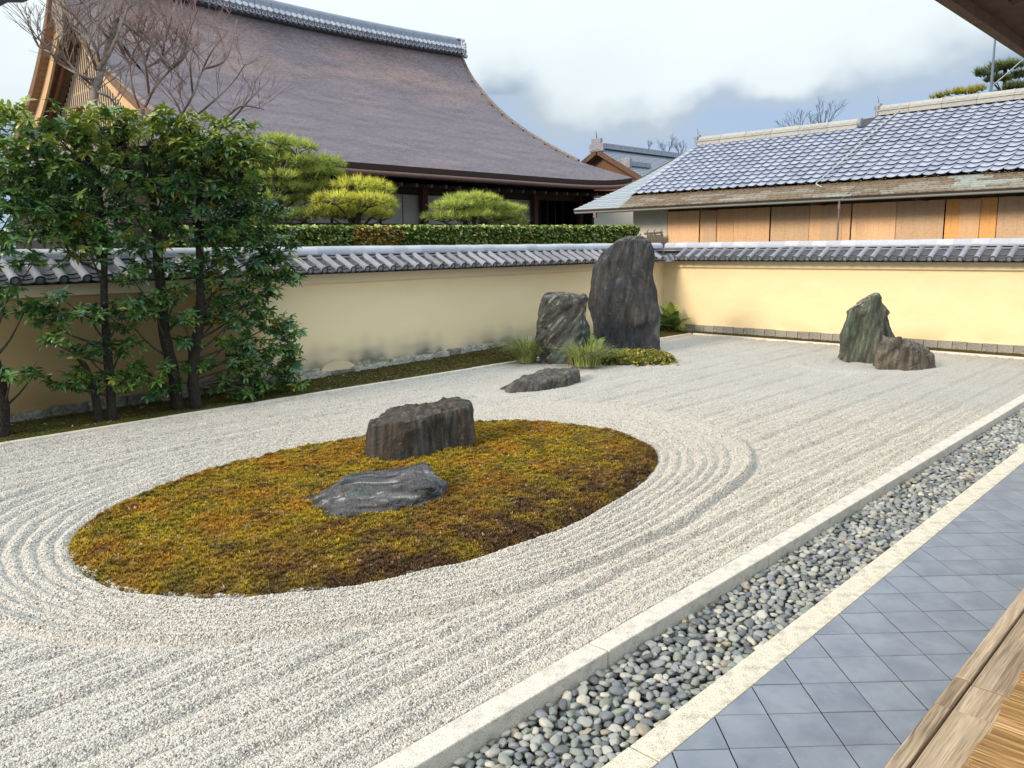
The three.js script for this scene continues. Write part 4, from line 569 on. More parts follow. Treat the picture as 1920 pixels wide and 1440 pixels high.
// ------------------------------------------------------------------ hedge and pines behind the wall
{
  const t = thing('hedge', 'long clipped green hedge showing above the left wall coping', 'hedge', [7, 0, -14]), r = rng(901), ma = [], ca = [];
  const HY = (x) => 2.62 + 0.0095 * (x - 2), L = 12.55; 
  mesh('hedge_core', poly([[-2, 0, 0.28], [L, 0, 0.28], [L, HY(L) - 0.07, 0.26], [-2, HY(-2) - 0.07, 0.26], [-2, 0, -0.34], [L, 0, -0.34], [L, HY(L) - 0.07, -0.34], [-2, HY(-2) - 0.07, -0.34]], [[0, 1, 2, 3], [5, 4, 7, 6], [3, 2, 6, 7], [1, 5, 6, 2]]), std({ color: C(0.02, 0.03, 0.01) }), t);
  const g = leafShape(0.075, 0.021, 0.5), gs = [g, g.clone().rotateY(2.2).rotateZ(0.3), g.clone().rotateY(4.3).rotateZ(0.4)], lf = mergeGeometries(gs); lf.computeVertexNormals();
  for (let k = 0; k < 15000; k++) { const x = rr(-1, L + 0.06, r), top = r() < 0.34, y = top ? HY(x) + rr(-0.09, 0.025, r) : rr(2.05, HY(x), r), z = top ? rr(-0.34, 0.33, r) : 0.27 + rr(-0.03, 0.08, r) + 0.03 * n2(x * 2, y * 4), f = 0.65 + 0.7 * r(); const rust = Math.abs(x - 3.35) < 0.62 ? 0.85 : 0.06; const c = r() < rust && !top ? [0.32, 0.21, 0.05] : top && r() < 0.7 ? [0.33, 0.40, 0.09] : r() < 0.18 ? [0.36, 0.38, 0.12] : r() < 0.5 ? [0.085, 0.16, 0.03] : [0.15, 0.24, 0.045]; ma.push(mat4(x, y, z, rr(-0.8, 0.9, r), r() * 6.283, rr(-0.6, 0.6, r), rr(0.8, 1.3, r))); ca.push(C(c[0] * f, c[1] * f, c[2] * f)); }
  instances('hedge_leaves', lf, leafMat({ roughness: 0.5, transmission: 0.1 }), ma, ca, t);
  const st = std({ color: C(0.05, 0.035, 0.025) }); for (let x = -1.5; x < L; x += 0.7) mesh('stem', bar(V(x, -0.15, -0.03), V(x + 0.05, 1.2, 0), 0.03, 0.02, 6), st, t);
}
const needleTuft = (n, len, w, seed) => { const r = rng(seed), a = []; for (let k = 0; k < n; k++) { const th = (k / n) * 6.283 + r(), up = rr(0.15, 1.35, r), d = V(Math.cos(th) * Math.cos(up), Math.sin(up), Math.sin(th) * Math.cos(up)).multiplyScalar(len * rr(0.7, 1.1, r)), s = V(-Math.sin(th), 0.3, Math.cos(th)).multiplyScalar(w); a.push(-s.x, -s.y, -s.z, s.x, s.y, s.z, d.x, d.y, d.z); } const g = new THREE.BufferGeometry(); g.setAttribute('position', new THREE.Float32BufferAttribute(a, 3)); g.computeVertexNormals(); return g; };
const tufts = [needleTuft(15, 0.19, 0.009, 911), needleTuft(13, 0.19, 0.010, 912)], needleMat = leafMat({ roughness: 0.6, transmission: 0.25 });
function pine(label, base, trunkTop, pads, z0, n, cols, seed, scale = 1, group) { // pads: [px, py, half width, half height, tone 0..1]
  const b = onZ(base[0], base[1], z0), tp = onZ(trunkTop[0], trunkTop[1], z0), t = thing('pine_tree', label, 'tree', [b.x, 0, b.z], 0, group), r = rng(seed);
  const tr = [V(0, -0.15, 0), V((tp.x - b.x) * 0.3 + 0.25 * scale, tp.y * 0.3, 0), V((tp.x - b.x) * 0.5 - 0.12 * scale, tp.y * 0.6, 0), V(tp.x - b.x, tp.y, 0)], cv = new THREE.CatmullRomCurve3(tr);
  mesh('trunk', limb(tr, 0.12 * scale, 0.03 * scale, 9, 0.2), M.bark, t); const ma = [[], []], ca = [[], []];
  for (const [px, py, rx, ry, tone] of pads) {
    const zc = z0 + rr(-0.5, 0.5, r) * scale, c = onZ(px, py, zc), k = c.distanceTo(onZ(px + 10, py, zc)) / 10, ax = rx * k, ay = ry * k * 0.75, az = Math.min(ax, 0.8 * scale), cl = V(c.x - b.x, c.y - ay * 0.5, c.z - b.z), q = cv.getPoint(clamp((c.y - 0.5 * scale) / tp.y, 0.2, 0.98));
    mesh('branch', limb([q, V(lerp(q.x, cl.x, 0.55), lerp(q.y, cl.y, 0.75), lerp(q.z, cl.z, 0.5)), cl], 0.045 * scale, 0.012 * scale, 6, 0.2), M.bark, t);
    const m = Math.round(n * ax * az);
    for (let i = 0; i < m; i++) { const th = r() * 6.283, q2 = Math.sqrt(r()), x = Math.cos(th) * q2, z = Math.sin(th) * q2, dome = Math.sqrt(Math.max(0, 1 - q2 * q2)), low = r() < 0.16, y = low ? rr(-0.7, 0.4, r) * dome : dome * rr(0.45, 1.0, r) * (1 + 0.45 * n2(x * 3 + px, z * 3)), f = 0.75 + 0.55 * r(), cc = mixc(cols[0], cols[1], clamp(tone * (0.45 + 0.65 * (y + 0.3)) + rr(-0.2, 0.2, r))); const w = i & 1; ma[w].push(mat4(cl.x + x * ax, c.y + y * ay, cl.z + z * az, z * 0.7 + rr(-0.3, 0.3, r), r() * 6.283 * 0, -x * 0.8 + rr(-0.3, 0.3, r), rr(0.75, 1.2, r) * scale).multiply(new THREE.Matrix4().makeRotationY(r() * 6))); ca[w].push(C(cc[0] * f, cc[1] * f, cc[2] * f)); }
    for (let i = 0; i < 7; i++) { const th = r() * 6.28, q2 = rr(0.4, 0.9, r); mesh('twig', bar(cl, V(cl.x + Math.cos(th) * ax * q2, c.y + ay * rr(-0.1, 0.4, r), cl.z + Math.sin(th) * az * q2), 0.014 * scale, 0.005 * scale, 5), M.bark, t); }
  }
  ma.forEach((m, i) => instances('needles', tufts[i], needleMat, m, ca[i], t)); return t;
}
const PN = [[0.07, 0.12, 0.02], [0.50, 0.58, 0.11]];
pine('tall clipped pine in cloud shaped layers right of the evergreens behind the hedge', [528, 470], [520, 285], [[525, 268, 30, 13, 1], [555, 282, 34, 18, 1], [500, 292, 30, 14, 0.9], [545, 308, 45, 20, 0.9], [600, 312, 40, 16, 1], [498, 318, 24, 14, 0.9], [520, 338, 40, 16, 0.7], [590, 330, 45, 14, 0.7], [530, 358, 50, 14, 0.6], [590, 355, 45, 12, 0.6], [500, 380, 30, 18, 0.7], [555, 382, 38, 14, 0.7], [520, 410, 40, 16, 0.5], [570, 410, 40, 16, 0.6]], -16.6, 330, PN, 921);
pine('yellow green clipped pine in the middle behind the hedge', [665, 470], [675, 370], [[668, 352, 34, 15, 1.1], [705, 360, 26, 16, 1.1], [630, 378, 34, 14, 1.1], [690, 382, 42, 16, 1], [720, 392, 20, 12, 1], [620, 402, 40, 16, 0.7], [670, 406, 46, 16, 0.8], [712, 408, 22, 14, 0.8]], -15.9, 330, [[0.08, 0.13, 0.02], [0.64, 0.65, 0.09]], 922);
pine('small low clipped pine in front of the pale panels of the hall', [890, 470], [890, 395], [[885, 378, 40, 10, 0.9], [850, 390, 30, 10, 0.9], [900, 392, 44, 12, 0.9], [945, 398, 30, 9, 0.9], [835, 412, 32, 10, 0.8], [880, 410, 40, 12, 0.8], [930, 408, 36, 10, 0.8], [955, 420, 24, 7, 0.7]], -15.9, 330, PN, 923);

// ------------------------------------------------------------------ the great hall behind the hedge
{
  const RZ = -29, XL = 9.7, XR = 27, prof = [[0, 11.12], [0.65, 10.05], [1.5, 9.12], [2.3, 8.40], [3.3, 7.66], [4.6, 6.88], [5.8, 6.25], [7.1, 5.60], [8.0, 5.10], [8.7, 4.70]];
  const base = (d) => { for (let i = 0; i < prof.length - 1; i++) if (d <= prof[i + 1][0]) { const t = (d - prof[i][0]) / (prof[i + 1][0] - prof[i][0]), m = (k) => { const a = prof[Math.max(0, k - 1)], b = prof[Math.min(prof.length - 1, k + 1)]; return (b[1] - a[1]) / (b[0] - a[0]); }, h = prof[i + 1][0] - prof[i][0], t2 = t * t, t3 = t2 * t; return (2 * t3 - 3 * t2 + 1) * prof[i][1] + (t3 - 2 * t2 + t) * h * m(i) + (-2 * t3 + 3 * t2) * prof[i + 1][1] + (t3 - t2) * h * m(i + 1); } return prof[prof.length - 1][1]; };
  const xl = (d) => XL - Math.max(0, d - 7.1), xr = (d) => XR + Math.max(0, d - 7.1), xm = (XL + XR) / 2;
  const Y = (x, d) => base(d) - 0.22 * (1 - Math.pow((x - xm) / (XR - xm), 2)) * smooth(d, 5, 0) + 0.26 * Math.pow(Math.abs(x - xm) / (xr(8.7) - xm), 7) * smooth(d, 5.5, 8.7);
  const h = thing('great_hall', 'great hall with a sweeping brown bark roof, gable and long eave behind the hedge', 'hall', [18.3, 0, RZ]); const L = (x, y, z) => [x - 18.3, y, z - RZ];
  const n = tnoise(1001, 6), q = tnoise(1002, 90), st = tnoise(1003, 400), bm = texture(1024, 1024, (u, v) => { const c = 0.35 * st(u * 0.35, v) + 0.35 * ne(u * 0.6, v * 2) + 0.3 * q(u * 0.4, v * 1.5); let k = mixc([0.085, 0.074, 0.082], [0.275, 0.24, 0.26], clamp(0.5 + 1.35 * (c - 0.5) + 0.35 * (n(u, v * 2) - 0.5))); return k; }, [1 / 5, 1 / 5], true);
  const hb = texture(512, 512, (u, v) => 0.5 * ne(u * 0.5, v) + 0.5 * nd(u * 0.4, v), [1 / 3, 1 / 3]);
  const bark = std({ map: bm, vertexColors: true, bumpMap: hb, bumpScale: 0.03, roughness: 0.8 });
  const slope = (s) => grid(160, 60, (u, v, p) => { const d = 8.7 * v, x = lerp(xl(d), xr(d), u); p.set(...L(x, Y(x, d), RZ + s * d)); }, (p, u, v) => [p.x, v * 12]);
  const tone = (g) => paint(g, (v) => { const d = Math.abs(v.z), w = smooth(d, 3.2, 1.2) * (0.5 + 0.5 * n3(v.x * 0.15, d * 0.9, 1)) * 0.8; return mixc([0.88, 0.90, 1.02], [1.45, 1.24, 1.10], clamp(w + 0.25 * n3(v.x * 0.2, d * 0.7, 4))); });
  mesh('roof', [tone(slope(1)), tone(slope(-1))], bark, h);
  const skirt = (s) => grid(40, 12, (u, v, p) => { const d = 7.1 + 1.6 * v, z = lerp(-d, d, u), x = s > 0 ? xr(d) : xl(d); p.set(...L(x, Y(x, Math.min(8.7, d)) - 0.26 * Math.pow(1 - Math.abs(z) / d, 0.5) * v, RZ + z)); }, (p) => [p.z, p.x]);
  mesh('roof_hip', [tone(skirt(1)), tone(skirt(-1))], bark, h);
  // thick verges, bargeboards, soffits of the gables
  const strip = (s, x0, x1, a, b, d1 = 7.1) => grid(1, 40, (u, v, p) => { const d = d1 * v, x = lerp(x0, x1, u); p.set(...L(x, Y(clamp(x, XL, XR), d) - lerp(a, b, u), RZ + s * d)); }, (p, u, v) => [u * 0.4, v * 11]);
  const vergeM = mottled([0.10, 0.062, 0.042], [0.22, 0.145, 0.10], 0.5, { roughness: 0.9, side: THREE.DoubleSide }, 1.5), hafu = mottled([0.50, 0.33, 0.18], [0.68, 0.50, 0.31], 1.2, { roughness: 0.75, side: THREE.DoubleSide }, 1.3), soff = mottled([0.20, 0.115, 0.065], [0.38, 0.235, 0.14], 0.9, { roughness: 0.85, side: THREE.DoubleSide }, 1.5);
  for (const s of [1, -1]) {
    mesh('verge', [strip(s, XL, XL, 0, 0.34), strip(s, XR, XR, 0, 0.34)], vergeM, h);
    mesh('gable_soffit', [strip(s, XL, XL + 1.1, 0.34, 0.36)], soff, h);
    mesh('bargeboard', [strip(s, XL + 0.26, XL + 0.26, 0.33, 0.86), strip(s, XL + 0.34, XL + 0.34, 0.33, 0.86), strip(s, XL + 0.26, XL + 0.34, 0.86, 0.86)], hafu, h);
    mesh('purlin', [strip(s, XL + 0.62, XL + 0.62, 0.36, 0.56), strip(s, XL + 0.72, XL + 0.72, 0.36, 0.56), strip(s, XL + 0.62, XL + 0.72, 0.56, 0.56)], soff, h);
  }
  for (const s of [1, -1]) mesh('verge_edge', limb(Array.from({ length: 24 }, (_, i) => { const d = 7.1 * i / 23; return V(...L(s > 0 ? XR : XL, Y(s > 0 ? XR : XL, d) + 0.02, RZ + d)); }), 0.07, 0.07, 7), M.paleBark, h);
  for (let i = 1; i < 11; i++) { const d = 0.4 + i * 0.63; mesh('verge_nail', box(0.05, 0.05, 0.05).translate(...L(XR - 0.22, Y(XR, d) + 0.03, RZ + d)), M.darkWood, h); }
  const gw = poly([L(XL + 1.05, 10.3, RZ), L(XL + 1.05, 5.2, RZ + 6.6), L(XL + 1.05, 5.2, RZ - 6.6), L(XL + 1.05, 7.6, RZ + 2.7), L(XL + 1.05, 7.6, RZ - 2.7)], [[0, 3, 1, 2, 4]]); mesh('gable_wall', gw, std({ color: C(0.055, 0.04, 0.035), side: THREE.DoubleSide }), h);
  const bars = std({ color: C(0.62, 0.51, 0.38), roughness: 0.8 }), r = rng(1010);
  for (let z = -5.4; z < 5.5; z += 0.19) { const top = Y(XL, Math.abs(z)) - 0.72, m = mesh('lattice_bar', box(0.05, 1, 0.055), bars, h); if (top < 5.6) continue; m.position.set(...L(XL + 0.97, (top + 5.3) / 2, RZ + z)); m.scale.y = top - 5.3; }
  for (const y of [6.0, 6.7, 7.5]) { const w = y < 6.5 ? 4.6 : y < 7 ? 3.6 : 2.4; mesh('lattice_rail', box(0.05, 0.07, 2 * w).translate(...L(XL + 1.01, y, RZ)), bars, h); }
  { const s = new THREE.Shape(); s.moveTo(-0.5, 0.35); s.lineTo(0.5, 0.35); s.bezierCurveTo(0.75, 0.1, 0.55, -0.3, 0.35, -0.25); s.bezierCurveTo(0.3, -0.7, 0.12, -0.95, 0, -1.05); s.bezierCurveTo(-0.12, -0.95, -0.3, -0.7, -0.35, -0.25); s.bezierCurveTo(-0.55, -0.3, -0.75, 0.1, -0.5, 0.35); const g = new THREE.ExtrudeGeometry(s, { depth: 0.09, bevelSize: 0.02, bevelThickness: 0.02, bevelSegments: 1 }).rotateY(-Math.PI / 2); mesh('gable_pendant', boxUV(g.translate(...L(XL + 0.2, 9.75, RZ))), M.paleBark, h); }
  // ridge
  const rx0 = XL - 0.05, bl = M.tilePale, RY = (x) => Y(x, 0);
  for (let x = rx0, k = 0; x < XR - 0.4; x += 0.69, k++) { const y = RY(x + 0.34), sl = Math.atan2(RY(x + 0.69) - RY(x), 0.69); const g = [rbox(0.682, 0.30, 0.44, 0.02).translate(0, 0.27, 0), rbox(0.684, 0.05, 0.56, 0.01).translate(0, 0.105, 0), new THREE.CylinderGeometry(0.17, 0.17, 0.68, 12, 1, false, 0, Math.PI).rotateZ(Math.PI / 2).rotateX(-Math.PI / 2).rotateX(Math.PI / 2).translate(0, 0.42, 0)]; const m = mesh('ridge_block', boxUV(mergeGeometries(g.map(flat))), M.ridgeBlue ??= mottled([0.20, 0.245, 0.33], [0.30, 0.345, 0.44], 0.9, { roughness: 0.5 }, 1.3), h); m.position.set(...L(x + 0.345, y, RZ)); m.rotation.z = sl; }
  const disc = boxUV(mergeGeometries([new THREE.CylinderGeometry(0.105, 0.105, 0.40, 12).rotateX(Math.PI / 2 - 0.5).translate(0, 0.0, 0.1), new THREE.TorusGeometry(0.08, 0.018, 5, 12).rotateX(-0.5).translate(0, -0.1, 0.28)].map(flat)));
  for (let x = rx0 + 0.1; x < XR - 0.15; x += 0.25) for (const s of [1]) { const m = mesh('ridge_end_tile', disc, bl[Math.floor(r() * 3)], h); m.position.set(...L(x, RY(x) - 0.02, RZ + 0.24)); }
  mesh('ridge_core', grid(40, 3, (u, v, p) => { const x = lerp(rx0, XR, u); p.set(...L(x, RY(x) + (v < 0.3 || v > 0.9 ? -0.25 : 0.1), RZ + lerp(-0.3, 0.3, v))); }), M.tileDark, h);
  for (const [ex, s] of [[XR, 1], [XL, -1]]) { const g = [rbox(0.24, 0.62, 0.6, 0.05).translate(0, 0.3, 0), rbox(0.5, 0.07, 0.5, 0.02).translate(-0.1 * s, 0.60, 0)]; for (let k = 0; k < 3; k++) for (const z of [-0.24, 0.24]) g.push(new THREE.SphereGeometry(0.11, 10, 8).translate(0.16 * s, -0.1 + 0.2 * k, z * (1 - k * 0.22))); for (let k = 0; k < 3; k++) g.push(new THREE.SphereGeometry(0.10, 10, 8).translate(0.05 * s, 0.15 + 0.12 * k, 0.3)); const m = mesh('ridge_end_ornament', boxUV(mergeGeometries(g.map(flat))), bl[1], h); m.position.set(...L(ex, Y(ex, 0) - 0.12, RZ)); }
  // eave, gutter, rafters, posts, sliding panels
  const EZ = RZ + 8.7, x0 = xl(8.7), x1 = xr(8.7);
  mesh('eave_edge', [grid(80, 1, (u, v, p) => { const x = lerp(x0, x1, u); p.set(...L(x, Y(x, 8.7) - 0.17 * v, EZ - 0.05 * v)); }), grid(80, 1, (u, v, p) => { const x = lerp(x0, x1, u); p.set(...L(x, Y(x, 8.7) - 0.17 - 0.12 * v, EZ - 0.05 - 0.5 * v)); })], std({ color: C(0.05, 0.03, 0.026), side: THREE.DoubleSide }), h);
  mesh('gutter', limb(Array.from({ length: 30 }, (_, i) => { const x = lerp(x0, x1, i / 29); return V(...L(x, Y(x, 8.7) - 0.27, EZ + 0.05)); }), 0.075, 0.075, 8), M.gutterRed ??= mottled([0.09, 0.045, 0.04], [0.17, 0.09, 0.08], 0.8, { roughness: 0.5 }), h);
  mesh('soffit', grid(60, 4, (u, v, p) => { const x = lerp(x0, x1, u); p.set(...L(x, lerp(Y(x, 8.7) - 0.36, 4.75, v), EZ - 0.1 - 3.4 * v)); }), std({ color: C(0.03, 0.018, 0.015), side: THREE.DoubleSide }), h);
  const raf = box(0.09, 0.11, 2.6); for (let x = 9; x < 28.4; x += 0.62) { const m = mesh('rafter', raf, M.darkWood, h); place(m, ...L(x, Y(x, 8.7) - 0.47, EZ - 1.42), 0.06, 0, 0); }
  const WZ = -22.9; mesh('beam', boxUV(box(19.4, 0.28, 0.2, 0, 4.22, WZ - RZ)), M.darkWood, h); mesh('rail', boxUV(box(19.4, 0.07, 0.1, 0, 2.98, WZ + 0.35 - RZ)), M.redWood, h);
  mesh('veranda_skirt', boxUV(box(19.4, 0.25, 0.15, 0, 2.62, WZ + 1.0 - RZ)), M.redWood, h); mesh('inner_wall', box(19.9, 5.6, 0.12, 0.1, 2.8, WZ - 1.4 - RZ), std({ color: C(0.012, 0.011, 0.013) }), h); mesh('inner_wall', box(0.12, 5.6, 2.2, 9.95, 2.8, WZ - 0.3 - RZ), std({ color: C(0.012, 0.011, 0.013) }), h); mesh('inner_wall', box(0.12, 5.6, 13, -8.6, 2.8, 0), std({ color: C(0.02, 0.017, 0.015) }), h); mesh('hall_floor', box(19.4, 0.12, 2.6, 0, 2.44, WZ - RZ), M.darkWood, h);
  for (let x = 10.4; x < 28.5; x += 2.95) mesh('post', boxUV(rbox(0.24, 4.4, 0.24, 0.02).translate(...L(x + 0.0, 2.2, WZ + 0.18))), M.redWood, h);
  const shoji = mottled([0.46, 0.46, 0.44], [0.54, 0.54, 0.52], 2, { roughness: 0.9 }); for (let x = 10.55, k = 0; x < 24.8; x += 0.985, k++) { const m = mesh('sliding_panel', rbox(0.965, 1.1, 0.04, 0.004), shoji, h); m.position.set(...L(x + 0.49, 3.5, WZ - 0.05 + (k % 2) * 0.05)); mesh('panel_frame', [box(0.035, 1.14, 0.05).translate(-0.475, 0, 0), box(0.035, 1.14, 0.05).translate(0.475, 0, 0), box(0.98, 0.035, 0.05).translate(0, -0.56, 0)], M.darkWood, m); }
  for (let x = 25.5; x < 28; x += 0.5) mesh('shutter_bar', box(0.05, 1.3, 0.05).translate(...L(x, 3.45, WZ - 0.3)), M.darkWood, h);
}

// ------------------------------------------------------------------ tiled building beyond the right wall
{
  const b = thing('tiled_house', 'long house with blue grey pantile roof, shingled eave and bamboo blinds beyond the ochre wall', 'house', [23, 0, -8]), X = 23, Z = -8, L = (x, y, z) => [x - X, y, z - Z], r = rng(1101), pitch = Math.atan(0.458);
  const pan = (() => { const f = (s) => 0.052 * Math.pow(Math.abs(s * 1.02 - 0.42) / 0.58, 2.0) - 0.010, g = [], w = 0.285, len = 0.335, up = 0.038; g.push(grid(10, 2, (u, v, p) => p.set(v * len - 0.02, f(u) + up * (1 - v), u * w), (p) => [p.z, p.x])); g.push(grid(10, 1, (u, v, p) => p.set(-0.02 + 0.05 * (1 - v), f(u) + up - 0.033 * (1 - v), u * w), (p) => [p.z, p.x])); g.push(grid(1, 1, (u, v, p) => p.set(u * len - 0.02, f(1) + up * (1 - u) - 0.05 * v, w), (p) => [p.z, p.x])); return mergeGeometries(g.map(flat)); })();
  const pm = [0, 1, 2].map((k) => mottled([0.26 + 0.04 * k, 0.30 + 0.04 * k, 0.40 + 0.045 * k], [0.36 + 0.04 * k, 0.41 + 0.04 * k, 0.52 + 0.045 * k], 0.8, { roughness: 0.38, side: THREE.DoubleSide }, 1.4));
  const tiles = []; for (let row = 0; row < 18; row++) for (let z = -15.1; z < 0.5; z += 0.283) { const x = 21.12 + row * 0.275, y = 3.735 + row * 0.275 * 0.458; if (x > 24.75 && z < -9.72) continue; if (x > 25.75) continue; tiles.push([x, y, z, row]); }
  tiles.sort((p, q) => Math.hypot(p[0], p[2]) - Math.hypot(q[0], q[2])); const inView = tiles.filter((t) => t[2] < -3.9), nearT = new Set(inView.slice(0, 300));
  const tm = [[], [], []]; for (const t of tiles) { const k = Math.floor(r() * 3), jx = rr(-0.006, 0.006, r), jr = pitch + rr(-0.012, 0.012, r), jy = rr(-0.004, 0.004, r); if (nearT.has(t)) { const m = mesh('pantile', pan, pm[k], b); m.position.set(...L(t[0] + jx, t[1] + jy, t[2])); m.rotation.z = jr; } else tm[k].push(mat4(...L(t[0] + jx, t[1] + jy, t[2]), 0, 0, jr, 1)); }
  tm.forEach((m, k) => instances('pantiles', pan, pm[k], m, null, b));
  mesh('roof_bed', poly([L(20.55, 3.26, -16.6), L(20.55, 3.26, 0.5), L(26.1, 5.93, 0.5), L(26.1, 5.93, -9.5), L(25.05, 5.45, -9.5), L(25.05, 5.45, -15.3), L(26.1, 5.93, 0.5), L(31, 3.6, 0.5), L(31, 3.6, -15.2)], [[0, 1, 2, 3, 4, 5], [3, 2, 7, 8, 5, 4]]), std({ color: C(0.05, 0.05, 0.055), side: THREE.DoubleSide }), b);
  // shingled eave: courses of thin shingles
  const sh = [[[0.12, 0.095, 0.07], [0.25, 0.205, 0.155]], [[0.17, 0.16, 0.14], [0.31, 0.30, 0.265]], [[0.10, 0.08, 0.055], [0.22, 0.18, 0.13]], [[0.22, 0.26, 0.255], [0.35, 0.40, 0.39]]].map((c) => mottled(c[0], c[1], 0.5, { roughness: 0.8 }, 1.6)), pale = [mottled([0.27, 0.33, 0.40], [0.38, 0.44, 0.51], 0.6, { roughness: 0.5 }, 1.2), mottled([0.23, 0.285, 0.35], [0.34, 0.395, 0.46], 0.6, { roughness: 0.5 }, 1.2)];
  const zl = (x) => { const k = [[20.45, -16.78], [21, -16.42], [21.6, -16.05], [22.6, -15.65], [23.8, -15.4], [25.0, -15.28]]; for (let i = 0; i < 5; i++) if (x <= k[i + 1][0]) return lerp(k[i][1], k[i + 1][1], clamp((x - k[i][0]) / (k[i + 1][0] - k[i][0]))); return -15.28; }, ry = (x) => x < 21.2 ? 3.33 + 0.5 * (x - 20.45) : 3.705 + 0.458 * (x - 21.2);
  for (let k = 0; k < 7; k++) { const x = 20.45 + k * 0.11; let z = -15.0; while (z < 0.4) { const w = rr(0.25, 0.8, r), a = z, c = Math.min(0.5, z + w); const t = r(), kind = Math.abs(a + 5.75) < 0.35 && k > 1 ? 3 :  k > 4 ? (t < 0.6 ? 2 : 0) : t < 0.42 ? 1 : t < 0.8 ? 0 : t < 0.985 ? 2 : 3; const m = mesh('shingle', boxUV(rbox(0.155, 0.034, c - a - 0.006, 0.005)), sh[kind], b); m.position.set(...L(x + 0.05, ry(x) + 0.012, (a + c) / 2)); m.rotation.z = 0.23 + rr(-0.02, 0.02, r); z = c; } }
  for (let x = 20.45, k = 0; x < 24.95; x += 0.125, k++) { const a = zl(x), c = x < 21.1 ? -15.0 : -15.1, m = mesh('verge_shingle', boxUV(rbox(0.16, 0.03, c - a, 0.006)), pale[k % 2], b); m.position.set(...L(x + 0.06, ry(x) + 0.014, (a + c) / 2)); m.rotation.z = 0.28; }
  { const lr = rng(1105), lm = []; for (let k = 0; k < 260; k++) { const z = lerp(-14.5, -3.5, lr()), x = 21.13 - 0.16 * Math.pow(lr(), 1.6); lm.push(mat4(...L(x, ry(x) + 0.05, z), rr(-0.3, 0.3, lr), lr() * 6, 0.4, rr(0.7, 1.6, lr))); } const dead = instances('fallen_leaves', leafShape(0.07, 0.012, 0.4), leafMat({ color: C(0.34, 0.26, 0.15) }), lm, null, b); dead.geometry.computeVertexNormals(); }
  mesh('fascia', boxUV(box(0.03, 0.06, 17.3).translate(...L(20.46, 3.275, -8.14))), M.darkWood, b); mesh('soffit', box(1.3, 0.03, 17.2).translate(...L(21.12, 3.262, -8.1)), std({ color: C(0.05, 0.055, 0.045) }), b);
  mesh('gutter', bar(V(...L(20.40, 3.215, -16.7)), V(...L(20.40, 3.235, 0.5)), 0.028, 0.028, 8), mottled([0.10, 0.11, 0.10], [0.22, 0.24, 0.22], 0.8, { roughness: 0.6 }), b); mesh('gutter_outlet', boxUV(rbox(0.08, 0.16, 0.1, 0.01).translate(...L(20.42, 3.13, -15.9))), M.paleBark, b);
  mesh('head_beam', boxUV(box(0.12, 0.2, 14.6).translate(...L(21.62, 3.16, -6.9))), mottled([0.05, 0.05, 0.04], [0.10, 0.10, 0.085], 0.8), b);
  for (const z of [-12.3, -9.1, -6.6, -4.0]) mesh('bracket', boxUV(box(0.9, 0.08, 0.09).translate(...L(21.05, 3.20, z))), M.darkWood, b);
  mesh('white_wall', boxUV(box(0.14, 3.3, 1.26).translate(...L(21.57, 1.6, -14.6))), M.plasterWhite, b); mesh('side_wall', boxUV(box(4.2, 3.6, 0.14).translate(...L(23.7, 1.75, -15.16))), M.plasterWhite, b); mesh('back_room', box(0.1, 3.2, 14.5).translate(...L(22.3, 1.6, -6.75)), std({ color: C(0.02, 0.015, 0.012) }), b);
  // bamboo blinds
  const line = tnoise(1110, 128), slow = tnoise(1111, 5); const blind = (a, c) => std({ map: texture(256, 512, (u, v) => { const k = 0.55 * ((Math.floor(v * 256) % 2) * 0.2 + line(0.3 * u + 0.1, v) * 0.8) + 0.25 * slow(u, v) + 0.2 * ne(u * 0.3, v); const seam = Math.abs((u * 4) % 1 - 0.5) < 0.008 ? 0.75 : 1; return mixc(a, c, clamp(0.5 + 1.2 * (k - 0.45))).map((q) => q * seam); }, [1, 1], true), roughness: 0.7 });
  const bmats = [blind([0.66, 0.40, 0.22], [0.86, 0.60, 0.38]), blind([0.56, 0.34, 0.18], [0.76, 0.52, 0.31]), blind([0.46, 0.31, 0.19], [0.66, 0.48, 0.32]), blind([0.68, 0.32, 0.09], [0.88, 0.50, 0.19])], order = [0, 1, 1, 2, 1, 0, 2, 3, 2, 1, 2, 1, 0];
  for (let i = 0; i < 12; i++) { const z0 = -13.94 + i * 1.11, w = i === 11 ? 1.6 : 1.085; const m = mesh('bamboo_blind', new THREE.BoxGeometry(0.018, 2.35, w), bmats[order[i]], b); m.position.set(...L(21.47 + (i % 2) * 0.025 + rr(-0.008, 0.008, r), 2.0, z0 + w / 2 + 0.012)); m.rotation.x = rr(-0.003, 0.003, r); if (i % 3 === 1) { const s = mesh('blind_lap', new THREE.BoxGeometry(0.014, 2.3, w * rr(0.3, 0.55, r)), bmats[(order[i] + 1) % 3], b); s.position.set(...L(21.445, 2.0, z0 + w * rr(0.3, 0.7, r))); } }
  // ridges
  const cream = [0, 1].map((k) => mottled([0.29 + 0.05 * k, 0.31 + 0.05 * k, 0.31 + 0.05 * k], [0.44, 0.45, 0.44], 0.6, { roughness: 0.7 }, 1.8));
